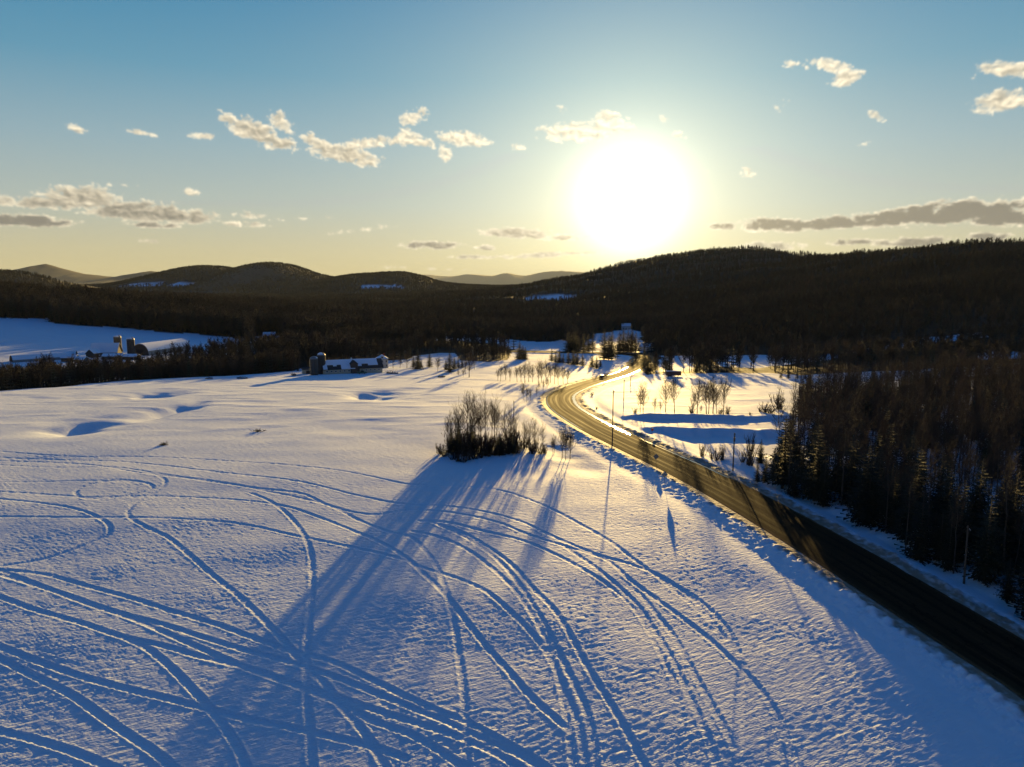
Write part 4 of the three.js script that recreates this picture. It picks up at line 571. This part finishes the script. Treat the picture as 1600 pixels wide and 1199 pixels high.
{ // the long white barn and its neighbours
  const [a, b] = WHITE_BARN_ENDS, L = Math.hypot(b[0] - a[0], b[1] - a[1]) * 0.97, cx = (a[0] + b[0]) / 2, cd = (a[1] + b[1]) / 2 + 4, turn = facing(a, b) * 0.62, W = 10.5;
  const g = thing('dairy_barn', 'long cream barn with snowy roof and a row of small windows', 'barn', cx, cd, turn, null, footing(cx, cd, 8) + 0.6);
  gabled(g, L, W, 2.9, 7.2, CREAM, SHINGLE, false, 0.6);
  // snow that has stayed on the near slope, with two bare patches near the eaves
  const ang = Math.atan2(4.3, W / 2), S = Math.hypot(4.3, W / 2) + 0.8, cap = (x0, x1, s0, s1) => { const c = new THREE.BoxGeometry(x1 - x0, 0.28, s1 - s0, 14, 1, 4), p = c.attributes.position; for (let i = 0; i < p.count; i++) if (p.getY(i) > 0) p.setY(i, 0.16 + 0.10 * noise(p.getX(i) * 0.6 + x0, p.getZ(i) * 0.7)); c.computeVertexNormals(); c.translate((x0 + x1) / 2, 0.32, (s0 + s1) / 2); c.rotateX(ang); c.translate(0, 7.22, 0); return c; };
  const h = L / 2; for (const [x0, x1, s0, s1] of [[-h, h - 2.4, 0, S * 0.52], [-h * 0.40, h * 0.06, S * 0.52, S], [-h, -h * 0.86, S * 0.52, S * 0.96], [h * 0.06, h * 0.3, S * 0.52, S * 0.74], [h * 0.52, h * 0.86, S * 0.52, S * 0.70], [-h * 0.66, -h * 0.54, S * 0.52, S * 0.66]]) mesh('roof_snow', cap(x0, x1, s0, s1), SNOWCAP, g);
  for (let k = 0; k < 13; k++) { const x = -h + 2 + k * (L - 4) / 12; if (k === 6) continue; windowAt(g, x, 1.55, W / 2 + 0.02, 0.95, 0.8); }
  const dm = prism([[-2, 0], [2, 0], [2, 5.2], [0, 7.0], [-2, 5.2]], 4.6); dm.translate(h * 0.03, 0, W / 2 - 1.7); const dorm = mesh('gable_porch', dm, DARKWOOD, g);
  for (const k of [-1, 1]) { const s = new THREE.BoxGeometry(3.1, 0.16, 5.2); s.rotateZ(-k * 0.733); s.translate(h * 0.03 + k * 1.1, 6.25, W / 2 - 1.6); mesh('porch_roof', s, SHINGLE, dorm); }
  mesh('barn_door', box(2.6, 3, 0.12, h * 0.03, 1.4, W / 2 + 0.68), mat(0.10, 0.075, 0.055, 0.9), g); mesh('barn_door', box(2.2, 2.4, 0.14, h * 0.15, 1.2, W / 2 + 0.05), DARKWOOD, g);
  mesh('cupola', mergeGeometries([box(0.8, 0.9, 0.8, 0, 7.5, 0), new THREE.ConeGeometry(0.75, 0.6, 4).rotateY(0.785).translate(0, 8.25, 0)]), TRIM, g);
  silo(WHITE_BARN_SILOS[0][0], WHITE_BARN_SILOS[0][1] - 1, 2.1, 8.8, 'grey silo with snowy dome at the left end of the cream barn', 'silos of the cream barn', 2.6);
  silo(WHITE_BARN_SILOS[1][0] + 1.2, WHITE_BARN_SILOS[1][1] - 2, 2.2, 10.4, 'taller dark silo against the left end of the cream barn', 'silos of the cream barn', 5, mat(0.05, 0.048, 0.045, 0.9));
  const s = thing('shed', 'small cream shed with dark door left of the grey silo', 'shed', SHED_BY_SILOS[0][0], SHED_BY_SILOS[0][1], turn); gabled(s, 6, 4.5, 2.6, 3.6, CREAM, SHINGLE, false, 0.3); mesh('door', box(2.4, 1.9, 0.12, 0, 0.95, 2.28), DARKWOOD, s);
}
{ // two-storey farmhouse with a hipped roof
  const [x, d] = WHITE_HOUSE_AT[0], g = thing('farmhouse', 'white two storey farmhouse with hipped snowy roof', 'house', x, d, 0.25, null, footing(x, d, 4) + 0.3), w = 7.2, dp = 7.2, e = 5.4;
  mesh('wall', box(w, e + 1, dp, 0, e / 2 - 0.5, 0), WHITE, g);
  const hip = new THREE.ConeGeometry(1, 1, 4, 1); hip.rotateY(Math.PI / 4); hip.scale((w + 1) / Math.SQRT2, 2.6, (dp + 1) / Math.SQRT2); hip.translate(0, e + 1.3, 0); const rf = mesh('roof', hip, SHINGLE, g);
  const sn = hip.clone(); sn.scale(0.96, 1, 0.96); sn.translate(0, 0.18, 0); mesh('roof_snow', sn, SNOWCAP, rf);
  mesh('chimney', box(0.7, 1.6, 0.7, 1.4, e + 2.4, -0.6), RED, rf);
  const dm = prism([[-0.9, 0], [0.9, 0], [0.9, 1], [0, 1.7], [-0.9, 1]], 2); dm.translate(0, e + 0.5, dp / 2 - 1.1); const dorm = mesh('dormer', dm, WHITE, g); mesh('dormer_window', box(0.9, 0.8, 0.08, 0, e + 1.1, dp / 2 - 0.08), GLASS, dorm);
  for (const wx of [-2.4, 0, 2.4]) { windowAt(g, wx, 4.1, dp / 2 + 0.03, 0.9, 1.4); if (wx) windowAt(g, wx, 1.5, dp / 2 + 0.03, 0.9, 1.4); }
  for (const wz of [-1.8, 1.8]) for (const y of [1.5, 4.1]) { const m = mesh('window', box(0.1, 1.4, 0.9, w / 2 + 0.03, y, wz), GLASS, g); mesh('frame', mergeGeometries([box(0.14, 0.12, 1.1, w / 2 + 0.03, y + 0.74, wz), box(0.16, 0.12, 1.1, w / 2 + 0.03, y - 0.74, wz), box(0.14, 1.4, 0.1, w / 2 + 0.03, y, wz - 0.5), box(0.14, 1.4, 0.1, w / 2 + 0.03, y, wz + 0.5)]), TRIM, m); }
  mesh('door', box(1, 2.1, 0.1, 0, 1.05, dp / 2 + 0.04), DARKWOOD, g);
  mesh('porch', mergeGeometries([box(4.2, 0.2, 2.2, 0, 2.5, dp / 2 + 1.1), box(0.16, 2.5, 0.16, -1.9, 1.2, dp / 2 + 2), box(0.16, 2.5, 0.16, 1.9, 1.2, dp / 2 + 2), box(4.2, 0.3, 2.2, 0, 0, dp / 2 + 1.1)]), WHITE, g);
}
function arched(name, label, a, b, r, hgt, group) {
  const L = Math.hypot(b[0] - a[0], b[1] - a[1]), cx = (a[0] + b[0]) / 2, cd = (a[1] + b[1]) / 2, g = thing(name, label, 'barn', cx, cd, facing(a, b), group, footing(cx, cd, r)), arc = [];
  for (let k = 0; k <= 18; k++) { const t = Math.PI * k / 18; arc.push([-Math.cos(t) * r, Math.sin(t) ** 0.85 * hgt]); }
  const end = prism([[-r, -1], ...arc, [r, -1]], L - 0.4); end.rotateY(Math.PI / 2); mesh('end_wall', end, DARKWOOD, g);
  const outer = arc.map(([x, y]) => [x * 1.03, y * 1.03]), shell = prism([...outer, ...arc.slice().reverse().map(([x, y]) => [x * 0.995, y * 0.995])], L); shell.rotateY(Math.PI / 2); mesh('roof', shell, METAL, g);
  const s0 = outer.slice(2, 17), sn = prism([...s0.map(([x, y]) => [x * 1.03, y * 1.04]), ...s0.slice().reverse()], L - 0.1); sn.rotateY(Math.PI / 2); mesh('roof_snow', sn, SNOWCAP, g);
  mesh('door', box(0.12, hgt * 0.55, r * 0.8, -L / 2 - 0.02, hgt * 0.26, 0), mat(0.03, 0.028, 0.026, 0.9), g);
  return g;
}
{ // the far farm on the left
  arched('arched_barn', 'long arched metal barn with snowy roof at the far left farm', QUONSET_ENDS[0], QUONSET_ENDS[1], 7, 8.5);
  arched('hoop_barn', 'low hoop barn at the left end of the far farm', HOOP_ENDS[0], [HOOP_ENDS[1][0] + 14, HOOP_ENDS[1][1] + 12], 4.5, 4.5);
  silo(FARM_SILOS[0][0], FARM_SILOS[0][1], 2.6, 11.5, 'left of two dark silos at the far farm', 'silos of the far farm', 5.2, mat(0.05, 0.047, 0.044, 0.9));
  silo(FARM_SILOS[1][0], FARM_SILOS[1][1] - 2, 2.6, 12.0, 'right of two dark silos beside the arched barn', 'silos of the far farm', 5.2, mat(0.05, 0.047, 0.044, 0.9));
  const [bx, bd] = FARM_BARN_AT[0], g = thing('gable_barn', 'gabled barn with large snowy roof left of the far silos', 'barn', bx, bd, 0.18, null, footing(bx, bd, 6)); gabled(g, 18, 11, 3, 9, DARKWOOD, SHINGLE, true, 0.6); mesh('door', box(3, 3, 0.14, 0, 1.4, 5.56), WOODGREY, g); for (const x of [-6, -3.5, 3.5, 6]) windowAt(g, x, 1.7, 5.53, 0.9, 0.8);
  const sizes = [[7, 6, 3, 5.6, 1.45, 'small steep gabled shed left of the snowy roofed barn'], [13, 6, 2.4, 4, 0.1, 'low snow roofed wing in front of the far silos'], [11, 5, 2.2, 3.6, -0.1, 'low lean shed below the right far silo'], [15, 6, 2.6, 4.6, 0.35, 'long dark shed left of the far farm barns'], [9, 6, 2.6, 4.2, 0.1, 'dark machine shed near the trees of the far farm'], [7, 5, 2.4, 4, -0.2, 'smallest dark shed nearest the trees of the far farm']];
  FARM_SHEDS.forEach(([x, d], k) => { const [L, W, w, rH, t, label] = sizes[k], s = thing('farm_shed', label, 'shed', x, d, t, null, footing(x, d, 3)); gabled(s, L, W, w, rH, k % 2 ? WOODGREY : DARKWOOD, SHINGLE, true, 0.4); mesh('door', box(2, 1.8, 0.12, 0, 0.9, W / 2 + 0.03), mat(0.03, 0.028, 0.026, 0.9), s); windowAt(s, L * 0.33, 1.4, W / 2 + 0.03, 0.7, 0.6); });
  const hs = [[11, 8, 3, 6, 'snow roofed house at the forest edge beyond the farm lane'], [10, 7, 4, 7, 'house on the snowy slope above the upper bend'], [8, 6, 2.6, 4.6, 'small building beside the farm lane'], [9, 7, 3.4, 6, 'house behind spruces right of the upper bend']];
  SMALL_HOUSES.forEach(([x, d], k) => { const [L, W, w, rH, label] = hs[k], s = thing('country_house', label, 'house', x, d, 0.2 - 0.3 * k, null, footing(x, d, 3)); gabled(s, L, W, w, rH, k % 2 ? WHITE : WOODGREY, SHINGLE, true, 0.4); mesh('door', box(1, 2, 0.12, 0, 1, W / 2 + 0.03), DARKWOOD, s); for (const q of [-0.32, 0.32]) windowAt(s, L * q, 1.6, W / 2 + 0.03, 1, 1); });
}

// ---------------------------------------------------------------- vehicles
const TYRE = mat(0.02, 0.02, 0.02, 0.9), HUB = mat(0.4, 0.4, 0.4, 0.4, { metalness: 0.6 }), LAMP = mat(0.6, 0.6, 0.55, 0.2), TAIL = mat(0.3, 0.02, 0.02, 0.3);
function car(label, x, d, turn, paint, pickup = false, y = null, group) {   // length along x, front +x
  const g = thing(pickup ? 'pickup_truck' : 'car', label, pickup ? 'truck' : 'car', x, d, turn, group, y), body = pickup ? [[-2.7, 0.45], [2.6, 0.45], [2.7, 0.95], [1.5, 1.12], [-2.7, 1.12]] : [[-2.2, 0.4], [2.15, 0.4], [2.25, 0.8], [1.1, 0.98], [-2.1, 1.05], [-2.25, 0.8]], cabin = pickup ? [[-0.7, 1.1], [1.4, 1.1], [0.8, 1.85], [-0.6, 1.85]] : [[-2.0, 1.03], [1.1, 0.97], [0.4, 1.55], [-1.5, 1.58]];
  const ext = (o, w, bv) => { const s = new THREE.Shape(o.map(([a, b]) => new THREE.Vector2(a, b))), e = new THREE.ExtrudeGeometry(s, { depth: w - 2 * bv, bevelEnabled: true, bevelSize: bv, bevelThickness: bv, bevelSegments: 2 }); e.translate(0, 0, -w / 2 + bv); return e; };
  mesh('body', ext(body, 1.8, 0.06), paint, g); const c = mesh('cabin', ext(cabin, 1.6, 0.06), paint, g), glassy = cabin.map(([a, b]) => [lerp(a, (cabin[0][0] + cabin[1][0]) / 2 - 0.15, 0.1), lerp(b, 1.32, 0.2)]);
  mesh('side_windows', ext(glassy, 1.66, 0.01), GLASS, c); const fr = box(0.04, 0.5, 1.3); fr.rotateZ(0.75); const mid = (cabin[1][0] + cabin[2][0]) / 2; fr.translate(mid + 0.07, (cabin[1][1] + cabin[2][1]) / 2 + 0.06, 0); mesh('windscreen', fr, GLASS, c);
  for (const wx of [-1.4, 1.4]) for (const wz of [-0.82, 0.82]) { const t = new THREE.CylinderGeometry(0.36, 0.36, 0.22, 18); t.rotateX(Math.PI / 2); t.translate(wx, 0.36, wz); const m = mesh('wheel', t, TYRE, g), r = new THREE.CylinderGeometry(0.2, 0.2, 0.24, 12); r.rotateX(Math.PI / 2); r.translate(wx, 0.36, wz); mesh('rim', r, HUB, m); }
  for (const wz of [-0.62, 0.62]) { mesh('headlight', box(0.06, 0.16, 0.36, pickup ? 2.7 : 2.24, 0.72, wz), LAMP, g); mesh('tail_light', box(0.06, 0.2, 0.3, pickup ? -2.77 : -2.29, 0.85, wz), TAIL, g); }
  mesh('bumper', mergeGeometries([box(0.16, 0.2, 1.7, pickup ? 2.72 : 2.24, 0.5, 0), box(0.16, 0.2, 1.7, pickup ? -2.74 : -2.26, 0.5, 0)]), TYRE, g);
  return g;
}
const carPaint = mat(0.03, 0.022, 0.02, 0.35);
{ const [x, d] = ROAD_CAR_AT[0], n = nearRoad(x, d), i = Math.floor(n.along), a = road[i], b = road[i + 1], l = Math.hypot(b.x - a.x, b.d - a.d), ux = (b.x - a.x) / l, ud = (b.d - a.d) / l, off = -2.4; // in the left lane, coming down
  car('dark car driving on the road below the upper bend', a.x + ud * off, a.d - ux * off, Math.atan2(-ud, -ux), carPaint, false, a.h + 0.03); }
car('dark car parked left beside the far farm lane', PARKED_CARS[0][0], PARKED_CARS[0][1], 0.3, carPaint, false, null);
car('dark pickup parked nearest the far farm lane', PARKED_CARS[1][0], PARKED_CARS[1][1], 0.1, mat(0.04, 0.04, 0.045, 0.4), true, null);
car('green and white pickup parked in front of the cream barn', TRUCK_AT[0][0] + 1, TRUCK_AT[0][1] - 1, 0.3, mat(0.05, 0.11, 0.06, 0.5), true, null);
{ const [x, d] = TRAILER_AT[0], g = thing('trailer', 'low reddish box trailer behind the right field', 'trailer', x, d, 0.05); mesh('body', box(8, 2.2, 2.4, 0, 1.7, 0), mat(0.11, 0.055, 0.045, 0.85), g); mesh('roof_snow', box(7.9, 0.22, 2.3, 0, 2.92, 0), SNOWCAP, g); for (const wx of [-2.6, -1.6]) for (const wz of [-1, 1]) { const t = new THREE.CylinderGeometry(0.42, 0.42, 0.26, 16); t.rotateX(Math.PI / 2); t.translate(wx, 0.42, wz); mesh('wheel', t, TYRE, g); } mesh('hitch', box(1.6, 0.15, 0.3, 4.7, 0.65, 0), METAL, g); mesh('door', box(0.06, 1.8, 1.8, -4.02, 1.7, 0), WOODGREY, g); }

// ---------------------------------------------------------------- poles and signs
const POLEWOOD = mat(0.10, 0.078, 0.058, 0.9), ZINC = mat(0.35, 0.36, 0.37, 0.5, { metalness: 0.5 });
const poleLabels = ['tall utility pole on the near shoulder left of the road', 'utility pole inside the road bend on the right field', 'farther small utility pole on the right field by the upper road', 'utility pole beside the shaded ditch right of the road', 'leaning utility pole in front of the dark woods', 'thin pole rising behind the field clump', 'upper utility pole beside the far farm lane', 'lower utility pole beside the far farm lane'];
LONE_POLES.forEach(([x, d, h], k) => {
  const g = thing('utility_pole', poleLabels[k], 'pole', x, d, 1.2, 'utility poles'); if (k === 4) g.rotation.z = -0.07;
  mesh('shaft', rod(V(0, -0.6, 0), V(0, h, 0), 0.17, 0.11, 10), POLEWOOD, g);
  if (k === 5) return;
  const arm = mesh('crossarm', mergeGeometries([box(2.2, 0.12, 0.1, 0, h - 0.5, 0.12), rod(V(-0.7, h - 0.5, 0.14), V(0, h - 1.2, 0.12), 0.02), rod(V(0.7, h - 0.5, 0.14), V(0, h - 1.2, 0.12), 0.02)].map((q) => q.toNonIndexed())), POLEWOOD, g);
  for (const q of [-1, -0.4, 0.4, 1]) mesh('insulator', new THREE.CylinderGeometry(0.03, 0.06, 0.16, 8).translate(q, h - 0.36, 0.12), mat(0.3, 0.3, 0.3, 0.3), arm);
  if (k === 3) mesh('transformer', new THREE.CylinderGeometry(0.24, 0.24, 0.8, 14).translate(0.4, h - 1.6, 0), ZINC, g);
});
SIGN_DIAMONDS.forEach(([x, d], k) => {
  const g = thing('road_sign', ['diamond warning sign on a post at the field edge nearest the camera', 'diamond warning sign on a post on the road shoulder farther up'][k], 'sign', x, d, Math.PI + 0.1, 'diamond signs by the road');
  mesh('post', rod(V(0, -0.6, 0), V(0, 2.5, 0), 0.04, 0.04, 8), ZINC, g);
  const s = new THREE.Shape([[0, -0.66], [0.66, 0], [0, 0.66], [-0.66, 0]].map(([a, b]) => new THREE.Vector2(a, b))), p = new THREE.ExtrudeGeometry(s, { depth: 0.01, bevelEnabled: true, bevelSize: 0.04, bevelThickness: 0.004, bevelSegments: 1 }); p.translate(0, 1.95, 0.045); mesh('plate', p, mat(0.28, 0.28, 0.27, 0.6), g);
});
{ const [x, d] = SIGN_STOP[0], g = thing('stop_sign', 'small red sign on a post right of the road by the snowbank', 'sign', x, d, 0.3); mesh('post', rod(V(0, -0.5, 0), V(0, 2.3, 0), 0.04, 0.04, 8), ZINC, g); const p = new THREE.CylinderGeometry(0.42, 0.42, 0.03, 8); p.rotateY(Math.PI / 8); p.rotateX(Math.PI / 2); p.translate(0, 1.95, 0.06); mesh('plate', p, mat(0.35, 0.03, 0.03, 0.5), g); }
// brush and stone heaps sticking out of the snow
const brushLabels = ['tangled dead branches lying in the middle of the left field', 'smaller heap of dead branches left in the field near the track loop', 'dead weeds on the bank below the road bend', 'dark stone heap right of the cream barn', 'dark brush heap along the hedge right of the barn yard', 'snowy junk heap left of the cream barn', 'dark brush at the brow of the left field', 'small brush heap at the left brow'];
BRUSH_PILES.forEach(([x, d], k) => {
  const g = thing('brush_heap', brushLabels[k], 'brush', x, d, k, 'brush heaps'), r = rng(800 + k), s = Strips(), size = [2.2, 1.8, 0.8, 4.5, 3, 4, 3, 2][k];
  for (let i = 0; i < 60; i++) { const a = r() * 6.28, q = r() * size * 0.8, p = V(Math.cos(a) * q, -0.05 + r() * 0.25, Math.sin(a) * q * 0.6), v = V(r() - 0.5, 0.55 * r(), r() - 0.5).normalize(); limb(s, p, p.clone().addScaledVector(v, size * (0.25 + 0.4 * r())), 0.05, 0.015, 4); }
  mesh('branches', geo(s), TWIG[k % 3], g);
  if (k >= 3) for (let i = 0; i < 7; i++) { const st = new THREE.IcosahedronGeometry(0.4 + 0.5 * r(), 1), p = st.attributes.position; for (let j = 0; j < p.count; j++) { const f = 1 + 0.35 * noise(p.getX(j) * 2 + i * 3, p.getY(j) * 2 + p.getZ(j) * 1.7); p.setXYZ(j, p.getX(j) * f, p.getY(j) * f * 0.7, p.getZ(j) * f); } st.computeVertexNormals(); st.translate((r() - 0.5) * size * 1.6, 0.15, (r() - 0.5) * size * 0.5); mesh('stone', st, WOODGREY, g); }
});
renderer.render(scene, camera);
